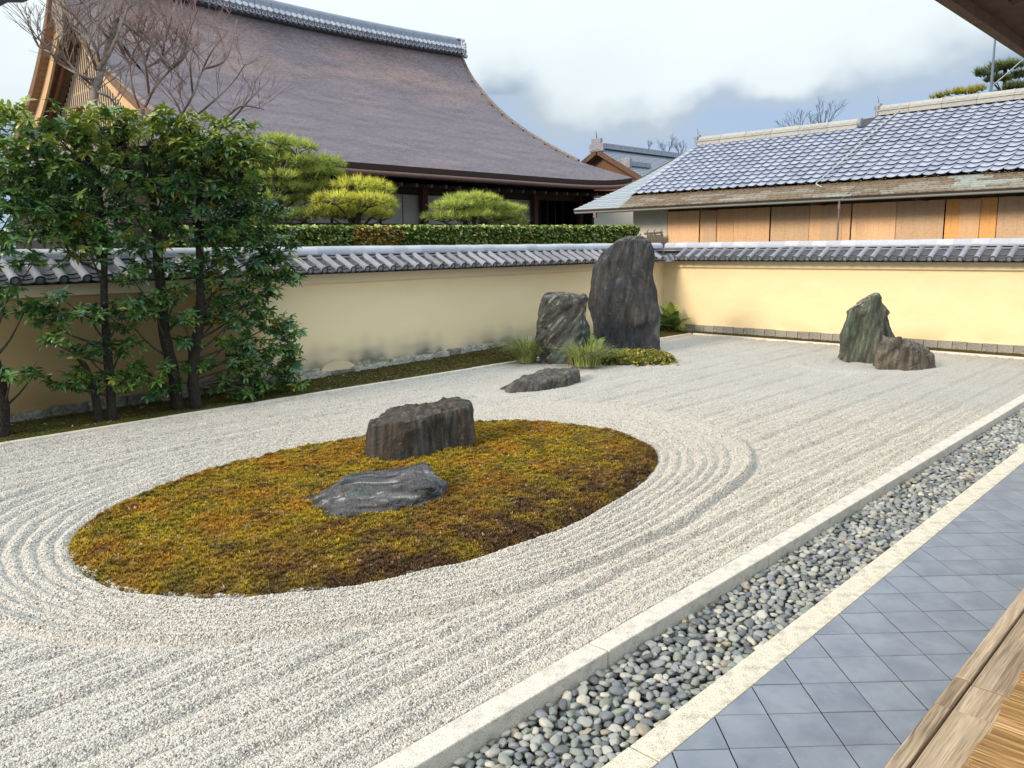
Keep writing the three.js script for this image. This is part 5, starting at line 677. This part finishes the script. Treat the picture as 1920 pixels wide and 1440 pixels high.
  const ridge = (x, y, za, zb) => { for (let z = za, k = 0; z < zb - 0.1; z += 0.9, k++) { const l = Math.min(0.895, zb - z), g = [rbox(0.30, 0.13, l, 0.01).translate(0, 0.05, 0), rbox(0.36, 0.03, l, 0.008).translate(0, 0.125, 0), new THREE.CylinderGeometry(0.10, 0.10, l, 12).rotateX(Math.PI / 2).translate(0, 0.185, 0), new THREE.CylinderGeometry(0.112, 0.112, 0.04, 12).rotateX(Math.PI / 2).translate(0, 0.185, l / 2 - 0.03)]; const m = mesh('ridge_tile', boxUV(mergeGeometries(g.map(flat))), cream[k % 2], b); m.position.set(...L(x, y + rr(-0.004, 0.004, r), z + l / 2)); } const e = mesh('ridge_end_tile', boxUV(mergeGeometries([rbox(0.36, 0.34, 0.1, 0.03).translate(0, 0.12, 0), new THREE.CylinderGeometry(0.1, 0.1, 0.16, 12).rotateX(Math.PI / 2).translate(0, 0.26, -0.02)].map(flat))), M.tileGrey[3], b); e.position.set(...L(x, y, za)); mesh('ridge_spike', limb([V(...L(x, y + 0.3, za)), V(...L(x, y + 0.44, za - 0.02)), V(...L(x, y + 0.58, za - 0.06))], 0.012, 0.004, 5), M.tileDark, b); };
  ridge(25.05, 5.50, -15.1, -9.72); ridge(26.08, 5.95, -9.55, 0.5);
  { const f = mesh('ridge_end_tile', new THREE.CylinderGeometry(0.14, 0.14, 0.1, 14).rotateX(Math.PI / 2), M.tileGrey[3], b); f.position.set(...L(25.05, 5.66, -9.68)); }
  // lightning conductor down the roof and wall
  const onRoof = (px, py) => { const d = ray(px, py), o = V(21.4, 3.93, 0), t = ((o.y - EYE.y) - 0.458 * (o.x - EYE.x)) / (d.y - 0.458 * d.x); return EYE.clone().addScaledVector(d, t).sub(V(X, 0, Z)); };
  const metal = std({ color: C(0.42, 0.42, 0.40), roughness: 0.5 }); mesh('conductor_cable', limb([onRoof(1690, 204), onRoof(1640, 246), onRoof(1585, 296), onRoof(1537, 338), onRoof(1530, 344), onRoof(1541, 351)], 0.016, 0.016, 5), metal, b);
  const dp = onX(1573, 395, 20.36).sub(V(X, 0, Z)); mesh('conductor_pipe', [bar(V(dp.x, 0.3, dp.z), V(dp.x, 3.2, dp.z), 0.022, 0.022, 7), bar(V(dp.x, 3.2, dp.z), V(dp.x + 0.25, 3.55, dp.z + 0.28), 0.012, 0.012, 5), bar(V(dp.x, 3.0, dp.z), V(dp.x, 3.12, dp.z), 0.035, 0.035, 7)], std({ color: C(0.16, 0.12, 0.10), roughness: 0.6 }), b);
  // bamboo screen by the white wall
  const s = thing('bamboo_screen', 'small weathered bamboo screen in front of the white wall next to the blinds', 'fence', [21.2, 0, -14.2]), bw = [mottled([0.09, 0.08, 0.065], [0.20, 0.18, 0.15], 0.2), mottled([0.13, 0.115, 0.09], [0.26, 0.235, 0.19], 0.2)];
  for (let k = 0; k < 11; k++) { const z = -0.27 + k * 0.054, m = mesh('bamboo_cane', bar(V(0, -0.15, z), V(0, 2.5 + rr(-0.02, 0.02, r), z), 0.027, 0.025, 7), bw[k % 2], s); } for (const y of [2.53, 2.0]) mesh('bamboo_rail', bar(V(-0.03, y, -0.36), V(-0.03, y + 0.03, 0.28), 0.032, 0.03, 8), bw[0], s); for (const z of [-0.25, 0.0, 0.24]) mesh('knot', limb([V(-0.03, 2.5, z), V(-0.05, 2.6, z), V(-0.02, 2.66, z + 0.03)], 0.016, 0.008, 5), M.darkWood, s);
}
{ // small tiled roof between the hall and the house
  const b = thing('back_house', 'small gabled house roof between the great hall and the tiled house', 'house', [38, 0, -26]), bl = mottled([0.22, 0.26, 0.33], [0.30, 0.34, 0.42], 1.2, { roughness: 0.5, side: THREE.DoubleSide }, 1.2), wd = mottled([0.06, 0.035, 0.025], [0.17, 0.10, 0.065], 0.6);
  const x0 = -4.5, x1 = 6; mesh('roof', poly([[x0, 7.0, 0], [x1, 7.0, 0], [x1, 5.0, 3.6], [x0, 5.0, 3.6], [x1, 5.0, -3.6], [x0, 5.0, -3.6]], [[0, 1, 2, 3], [1, 0, 5, 4]]), bl, b);
  for (let k = 0; k < 22; k++) { const t = k / 22; mesh('roof_course', box(x1 - x0, 0.02, 0.03).translate((x0 + x1) / 2, 7.0 - 2.0 * t + 0.012, 3.6 * t), bl, b); }
  mesh('gable_wall', poly([[x0 + 0.5, 6.85, 0], [x0 + 0.5, 4.6, 3.2], [x0 + 0.5, 4.6, -3.2]], [[0, 1, 2]]), std({ color: C(0.16, 0.085, 0.05), side: THREE.DoubleSide }), b); mesh('wall', box(9, 4.6, 6, 1.2, 2.3, 0), M.plasterWhite, b);
  for (const s of [1, -1]) { const g = box(0.08, 0.24, 4.12).rotateX(s * Math.atan2(2, 3.6)).translate(x0, 5.86, s * 1.8); mesh('bargeboard', boxUV(g), wd, b); mesh('rafter', boxUV(box(0.5, 0.1, 3.9).rotateX(s * Math.atan2(2, 3.6)).translate(x0 + 0.28, 5.82, s * 1.75)), wd, b); }
  for (let x = x0, k = 0; x < x1; x += 0.62, k++) mesh('ridge_tile', boxUV(mergeGeometries([rbox(0.6, 0.28, 0.3, 0.02).translate(0, 0.14, 0), rbox(0.61, 0.05, 0.5, 0.01).translate(0, 0.02, 0)].map(flat)).translate(x + 0.31, 7.02, 0)), bl, b);
  mesh('ridge_end_ornament', boxUV(mergeGeometries([rbox(0.2, 0.6, 0.6, 0.05), rbox(0.16, 0.4, 0.9, 0.05).translate(0, -0.16, 0)].map(flat)).translate(x0, 7.2, 0)), M.tileGrey[3], b); mesh('ridge_spike', bar(V(x0, 7.45, 0), V(x0 - 0.08, 7.85, 0), 0.03, 0.01, 5), M.tileDark, b);
  mesh('lower_ridge', boxUV(mergeGeometries([rbox(1.9, 0.26, 0.3, 0.03).translate(1.0, 0, 0), rbox(0.2, 0.5, 0.55, 0.05)].map(flat)).translate(x0 + 0.1, 6.15, 1.75)), M.tileGrey[3], b);
}

// ------------------------------------------------------------------ bare trees, far pines, lightning rod
function bareTree(label, b, stems, seed, mats, depth, len, rad, spread = 0.55, group) {
  const t = thing('bare_tree', label, 'tree', [b.x, 0, b.z], 0, group), r = rng(seed), fine = [], mid = [];
  const grow = (p, d, l, rd, k) => { const q = p.clone().addScaledVector(d, l * 0.5).add(V(rr(-1, 1, r), rr(-1, 1, r), rr(-1, 1, r)).multiplyScalar(l * 0.06)), e = p.clone().addScaledVector(d, l); const r2 = rd * 0.72; (k < 2 ? mid : fine).push(bar(p, q, rd, (rd + r2) / 2, k < 2 ? 7 : 4), bar(q, e, (rd + r2) / 2, r2, k < 2 ? 7 : 4)); if (k >= depth) return; const n = k === 0 ? 3 : r() < 0.55 ? 2 : 3; for (let i = 0; i < n; i++) { const nd2 = d.clone().add(V(rr(-1, 1, r), rr(-0.35, 0.75, r), rr(-1, 1, r)).multiplyScalar(spread)).normalize(); grow(i === 0 ? e : p.clone().lerp(e, rr(0.55, 1, r)), nd2, l * rr(0.62, 0.88, r), r2 * (i === 0 ? 0.95 : 0.75), k + 1); } };
  for (const [dx, dy, dz, l, rd, oy = 0] of stems) { const g0 = V(0, oy, 0); grow(g0, V(dx, dy, dz).normalize(), l, rd, 0); }
  mesh('branches', mid, mats[0], t); mesh('twigs', fine, mats[1], t); return t;
}
const twigM = [std({ color: C(0.20, 0.16, 0.145), roughness: 0.9 }), std({ color: C(0.27, 0.175, 0.175), roughness: 0.9 })];
{
  const g = thing('bare_tree', 'grey trunked bare tree with many reddish twigs rising behind the evergreens on the left', 'tree', [6.35, 0, -17.2]), r = rng(1203), P = (px, py, dz = 0) => { const p = onZ(px, py, -17.2 + dz); return V(p.x - 6.35, p.y, p.z + 17.2); };
  mesh('trunk', [limb([V(0, -0.2, 0), V(0.02, 2.5, 0), P(175, 205), P(178, 165), P(186, 148)], 0.12, 0.075, 10, 0.15), limb([P(186, 150), P(196, 110, -0.1), P(206, 75, -0.1), P(222, 30, -0.2), P(236, -20, -0.2)], 0.07, 0.035, 8, 0.15), limb([P(184, 130), P(205, 100, 0.2), P(222, 62, 0.3), P(240, 10, 0.3)], 0.045, 0.022, 7)], M.paleBark, g);
  const fine = [], limbs = [[[186, 115], [178, 85], [150, 42], [112, 5], [90, -20]], [[182, 132], [160, 75], [140, 50], [112, 38]], [[178, 152], [150, 140], [110, 118], [93, 98], [75, 90], [62, 70]], [[172, 160], [140, 130], [118, 105]], [[168, 170], [200, 178], [222, 205]], [[206, 75], [185, 50], [165, 30]], [[222, 30], [235, 45], [268, 72], [305, 108], [350, 158]], [[215, 60], [228, 85], [236, 110], [245, 125]]];
  for (const l of limbs) fine.push(limb(l.map(([x, y], i) => P(x, y, (i % 2 ? 0.25 : -0.2))), 0.034, 0.010, 5, 0.2));
  const tw = (p, d, l, rd, k) => { const e = p.clone().addScaledVector(d, l); fine.push(bar(p, e, rd, rd * 0.7, 4)); if (k >= 3) return; const n = 2; for (let i = 0; i < n; i++) tw(p.clone().lerp(e, rr(0.5, 1, r)), d.clone().add(V(rr(-1, 1, r), rr(-0.3, 0.8, r), rr(-1, 1, r)).multiplyScalar(0.55)).normalize(), l * rr(0.6, 0.9, r), rd * 0.7, k + 1); };
  for (const l of limbs) for (let i = 0; i < l.length - 1; i++) for (let k = 0; k < 3; k++) { const t = r(); tw(P(lerp(l[i][0], l[i + 1][0], t), lerp(l[i][1], l[i + 1][1], t)), V(rr(-1, 1, r), rr(0.2, 1.2, r), rr(-0.6, 0.6, r)).normalize(), rr(0.3, 0.6, r), 0.011, 0); }
  mesh('branches', fine, twigM[0], g);
  const g2 = thing('bare_tree', 'bare maple like tree with spreading reddish twigs against the brown hall roof', 'tree', [7.5, 0, -17.6]), P2 = (px, py, dz = 0) => { const p = onZ(px, py, -17.6 + dz); return V(p.x - 7.5, p.y, p.z + 17.6); }, f1 = [], f2 = [];
  mesh('trunk', limb([V(0, -0.2, 0), V(0.05, 2.2, 0.1), P2(262, 225), P2(266, 205)], 0.10, 0.06, 9, 0.15), M.paleBark, g2);
  const L2 = [[[262, 205], [250, 170], [244, 122], [252, 95], [265, 70], [275, 30]], [[244, 122], [228, 95], [215, 60], [205, 30]], [[272, 200], [290, 165], [318, 132], [340, 105], [352, 70], [370, 20]], [[280, 180], [272, 115], [262, 85], [240, 50]], [[272, 115], [282, 85], [290, 30]], [[318, 132], [345, 108], [362, 60]], [[318, 128], [302, 108], [312, 70], [322, 30]], [[275, 125], [300, 113], [328, 75], [332, 55]], [[300, 113], [308, 85], [300, 55]], [[340, 215], [362, 178], [380, 130], [398, 95], [430, 55]], [[362, 178], [357, 120], [365, 85]], [[380, 130], [420, 115], [445, 35]], [[370, 215], [400, 190], [440, 150], [460, 120]], [[420, 225], [450, 200], [495, 205]], [[430, 230], [470, 185], [495, 160]], [[340, 215], [330, 190], [310, 160]]];
  const tw2 = (p, d, l, rd, k) => { const e = p.clone().addScaledVector(d, l); f2.push(bar(p, e, rd, rd * 0.7, 3)); if (k >= 3) return; for (let i = 0; i < 2; i++) tw2(p.clone().lerp(e, rr(0.5, 1, r)), d.clone().add(V(rr(-1, 1, r), rr(-0.25, 0.8, r), rr(-1, 1, r)).multiplyScalar(0.5)).normalize(), l * rr(0.65, 0.9, r), rd * 0.72, k + 1); };
  for (const l of L2) { f1.push(limb(l.map(([x, y], i) => P2(x, y, (i % 2 ? 0.3 : -0.2))), 0.030, 0.010, 5, 0.2)); for (let i = 0; i < l.length - 1; i++) for (let k = 0; k < 3; k++) { const t = r(); tw2(P2(lerp(l[i][0], l[i + 1][0], t), lerp(l[i][1], l[i + 1][1], t)), V(rr(-0.9, 0.9, r), rr(0.3, 1.2, r), rr(-0.6, 0.6, r)).normalize(), rr(0.28, 0.5, r), 0.009, 0); } }
  mesh('branches', f1, twigM[0], g2); mesh('twigs', f2, twigM[1], g2);
}
const hazeM = [std({ color: C(0.07, 0.085, 0.11), roughness: 1 }), std({ color: C(0.085, 0.105, 0.15), roughness: 1 })];  // bluish tint paints distance haze into the far branches
{
  const spot = (px, py, x) => onX(px, py, x); let p = spot(1506, 247, 44);
  bareTree('larger bare tree with a fanned crown on the skyline above the lower tiled ridge', V(p.x, 0, p.z), [[-0.1, 1, 0.75, 0.5, 0.05, p.y - 0.5], [0.1, 0.75, -1.0, 0.6, 0.05, p.y - 0.5], [0, 0.45, -1.3, 0.5, 0.035, p.y - 0.4], [0, 1, -0.2, 0.5, 0.04, p.y - 0.4]], 1211, hazeM, 5, 1, 1, 0.5);
  p = spot(1540, 240, 44); bareTree('smaller bare tree on the skyline just right of the larger fanned one', V(p.x, 0, p.z), [[0, 1, 0.05, 0.6, 0.05, p.y - 0.5], [0, 0.9, 0.6, 0.6, 0.035, p.y - 0.3]], 1212, hazeM, 5, 1, 1, 0.5);
  p = spot(1250, 282, 70); bareTree('small distant bare tree on the skyline behind the back house ridge', V(p.x, 0, p.z), [[0, 1, 0.3, 0.75, 0.06, p.y - 0.9], [0, 1, -0.3, 0.7, 0.06, p.y - 0.9]], 1213, hazeM, 5, 1, 1, 0.55);
  p = spot(1276, 286, 70); bareTree('tiny distant bare tree next to the end of the pale verge of the tiled house', V(p.x, 0, p.z), [[0, 1, -0.2, 0.7, 0.06, p.y - 0.9], [0, 1, 0.25, 0.6, 0.05, p.y - 0.9]], 1214, hazeM, 5, 1, 1, 0.55);
  p = spot(1216, 278, 70); bareTree('tiny distant bare tree left of the other one behind the back house ridge', V(p.x, 0, p.z), [[0, 1, 0.1, 0.45, 0.05, p.y - 0.6]], 1215, hazeM, 5, 1, 1, 0.5);
}
function farPine(label, x0, base, trunkTop, pads, n, cols, seed) { const b = onX(base[0], base[1], x0), tp = onX(trunkTop[0], trunkTop[1], x0), t = thing('pine_tree', label, 'tree', [b.x, 0, b.z]), r = rng(seed), ma = [[], []], ca = [[], []]; const tr = [V(0, 0, 0), V(0.2, tp.y * 0.5, 0.15), V(0, tp.y, tp.z - b.z)], cv = new THREE.CatmullRomCurve3(tr); mesh('trunk', limb(tr, 0.2, 0.06, 8, 0.2), M.bark, t);
  for (const [px, py, rx, ry, tone] of pads) { const c = onX(px, py, x0 + rr(-0.6, 0.6, r)), k = c.distanceTo(onX(px + 10, py, c.x)) / 10, az = rx * k, ay = ry * k, ax = az * 0.8, cl = V(c.x - b.x, c.y - ay * 0.5, c.z - b.z), q = cv.getPoint(clamp((c.y - 0.8) / tp.y, 0.5, 0.98)); mesh('branch', limb([q, V((q.x + cl.x) / 2, lerp(q.y, cl.y, 0.6), (q.z + cl.z) / 2), cl], 0.05, 0.015, 6), M.bark, t);
    for (let i = 0; i < n * ax * az; i++) { const th = r() * 6.283, q2 = Math.sqrt(r()), x = Math.cos(th) * q2, z = Math.sin(th) * q2, y = Math.sqrt(Math.max(0, 1 - q2 * q2)) * rr(-0.4, 1, r), f = 0.7 + 0.6 * r(), cc = mixc(cols[0], cols[1], clamp(tone * (0.5 + 0.5 * y) + rr(-0.2, 0.2, r))), w = i & 1; ma[w].push(mat4(cl.x + x * ax, c.y + y * ay, cl.z + z * az, rr(-0.4, 0.4, r), 0, rr(-0.4, 0.4, r), rr(1.0, 1.6, r))); ca[w].push(C(cc[0] * f, cc[1] * f, cc[2] * f)); } }
  ma.forEach((m, i) => instances('needles', tufts[i], needleMat, m, ca[i], t)); }
farPine('pine with rounded dark green crown behind the upper tiled ridge at the right edge', 33, [1880, 188], [1885, 125], [[1850, 140, 22, 10, 0.5], [1885, 128, 34, 10, 0.5], [1910, 145, 26, 10, 0.5], [1870, 152, 26, 8, 0.4], [1905, 165, 24, 8, 0.4], [1890, 178, 30, 5, 0.4]], 420, [[0.05, 0.09, 0.03], [0.26, 0.31, 0.06]], 1221);
farPine('low yellow green pine branch tops showing over the upper tiled ridge', 32, [1800, 192], [1800, 180], [[1758, 184, 13, 9, 0.8], [1785, 178, 12, 5, 0.9], [1812, 175, 20, 6, 1], [1836, 170, 12, 7, 1.1]], 520, [[0.12, 0.14, 0.02], [0.55, 0.50, 0.03]], 1222);
{ const p = onX(1862, 120, 30), q = onX(1863.5, 66, 30), t = thing('lightning_rod', 'thin blue grey lightning rod standing over the upper tiled ridge', 'lightning rod', [p.x, 0, p.z]); mesh('mast', [bar(V(0, 2, 0), V(0, p.y, 0), 0.05, 0.045, 7), bar(V(0, p.y, 0), V(0, q.y + 0.9, 0.0), 0.035, 0.02, 6)], std({ color: C(0.10, 0.16, 0.22), roughness: 0.5 }), t); const s = onX(1918, 112, 30); mesh('stay', limb([V(0, onX(1862, 150, 30).y - 0.2, 0), V(0, (p.y + s.y) / 2 - 0.35, (s.z - p.z) / 2), V(0, s.y, s.z - p.z)], 0.02, 0.02, 4), std({ color: C(0.5, 0.52, 0.5) }), t); }

// ------------------------------------------------------------------ veranda underfoot and the eaves above
function woodTex(a, b, seed, w = 512, h = 512, fine = 60) { const n = tnoise(seed, 6), m = tnoise(seed + 1, fine), k = tnoise(seed + 2, 200); return texture(w, h, (u, v) => { const warp = 0.10 * n(u * 0.5, v) + 0.02 * m(u * 0.2, v), g = m(u * 0.04, v + warp), f = k(u * 0.06, v + warp * 0.5); return mixc(a, b, clamp(0.5 + 1.3 * (0.55 * g + 0.45 * f - 0.5) + 0.4 * (n(u, v) - 0.5))); }, [1 / 1.2, 1 / 0.5], true); }
function woodBump(seed, fine) { const n = tnoise(seed, 6), m = tnoise(seed + 1, fine), k = tnoise(seed + 2, 200); return texture(512, 512, (u, v) => { const warp = 0.10 * n(u * 0.5, v) + 0.02 * m(u * 0.2, v), g = m(u * 0.04, v + warp), f = k(u * 0.06, v + warp * 0.5); return 0.5 * g + 0.5 * f; }, [1 / 1.2, 1 / 0.5]); }
{
  const t = thing('veranda', 'weathered wooden veranda edge with orange floor boards at the lower right', 'veranda', [3, 0, 0]), r = rng(1301), X = 3;
  const wp = [woodTex([0.21, 0.145, 0.095], [0.60, 0.47, 0.33], 1302), woodTex([0.36, 0.265, 0.175], [0.70, 0.56, 0.40], 1306)], bu = woodBump(1302, 60), grey = wp.map((m) => std({ map: m, bumpMap: bu, bumpScale: 0.006, roughness: 0.75 }));
  const db = [0, 1, 2].map((k) => std({ map: woodTex([0.22 + 0.03 * k, 0.105 + 0.015 * k, 0.03], [0.74, 0.45 + 0.02 * k, 0.20], 1310 + k * 5, 512, 256, 40), bumpMap: bu, bumpScale: 0.009, roughness: 0.6 }));
  const uvx = (g) => { g = boxUV(g); const p = g.attributes.position, n = g.attributes.normal, u = g.attributes.uv; for (let i = 0; i < p.count; i++) u.setXY(i, p.getX(i), Math.abs(n.getY(i)) > 0.5 ? p.getZ(i) : p.getY(i)); return g; };
  for (const [a, c, k] of [[-4.5, 3.247, 0], [3.253, 9, 1]]) { mesh('edge_strip', uvx(rbox(c - a, 0.11, 0.056, 0.007, 2).translate((a + c) / 2 - X, 0.493 + 0.001 * k, -0.749)), grey[k], t); }
  for (const [a, c, k] of [[-4.5, 3.222, 1], [3.226, 9, 0]]) mesh('edge_plank', uvx(rbox(c - a, 0.10, 0.33, 0.006, 2).translate((a + c) / 2 - X, 0.498, -0.547)), grey[k], t);
  const uvz = (g) => { g = boxUV(g); const p = g.attributes.position, n = g.attributes.normal, u = g.attributes.uv; for (let i = 0; i < p.count; i++) u.setXY(i, p.getZ(i) + 0.3, Math.abs(n.getY(i)) > 0.5 ? p.getX(i) : p.getY(i)); return g; };
  for (let x = 1.9; x < 6; ) { const w = rr(0.028, 0.075, r), m = mesh('floor_board', uvz(rbox(w - 0.003, 0.035, 2.2, 0.005, 2)), db[Math.floor(r() * 3)], t); place(m, x + w / 2 - X, 0.568 + rr(-0.003, 0.003, r), -0.578 + 1.1 + rr(-0.007, 0.012, r), 0, rr(-0.003, 0.003, r), 0); x += w; }
  mesh('joist', uvx(box(13, 0.2, 0.12).translate(2.2 - X, 0.34, -0.55)), M.darkWood, t); for (let x = -3; x < 9; x += 1.9) mesh('post', boxUV(box(0.12, 0.5, 0.12).translate(x - X, 0.17, -0.5)), M.darkWood, t);
  // roof over the veranda
  const e = thing('veranda_roof', 'dark brown underside of the veranda eave at the top right corner', 'eave', [5, 0, 0]), soffM = mottled([0.05, 0.028, 0.02], [0.13, 0.075, 0.055], 0.7, { side: THREE.DoubleSide }), X2 = 5;
  mesh('soffit', grid(30, 4, (u, v, p) => p.set(lerp(0.8, 16, u) - X2, 3.25 + 0.30 * 3.0 * v, -1.19 + 3.0 * v)), soffM, e); mesh('roof_sheet', grid(30, 4, (u, v, p) => p.set(lerp(0.8, 16, u) - X2, 3.36 + 0.30 * 3.0 * v, -1.22 + 3.0 * v)), mottled([0.10, 0.11, 0.13], [0.17, 0.18, 0.20], 0.8), e);
  mesh('eave_board', boxUV(box(15.2, 0.15, 0.05).translate(8.4 - X2, 3.28, -1.195)), mottled([0.07, 0.04, 0.03], [0.16, 0.10, 0.075], 0.6), e); const rf = box(0.07, 0.1, 2.8).rotateX(-Math.atan(0.3)); for (let x = 1.0; x < 15.8; x += 0.42) { const m = mesh('rafter', rf, M.darkWood, e); m.position.set(x - X2, 3.27 + 0.30 * 1.43, -1.12 + 1.4); }
  const c = thing('eave_tip', 'small dark tip of a roof eave cutting the top left corner', 'eave', onY(20, -10, 3.3).toArray()), o = c.position, P = (px, py) => { const q = onY(px, py, 3.3); return new THREE.Vector2(q.x - o.x, -(q.z - o.z)); };
  mesh('eave_slab', boxUV(new THREE.ExtrudeGeometry(new THREE.Shape([P(-60, 34), P(0, 12), P(14, 5), P(44, 5), P(54, 0), P(90, -60), P(-60, -60)]), { depth: 0.08, bevelEnabled: false }).rotateX(-Math.PI / 2)), std({ color: C(0.06, 0.075, 0.10), side: THREE.DoubleSide }), c);
}
renderer.render(scene, camera);
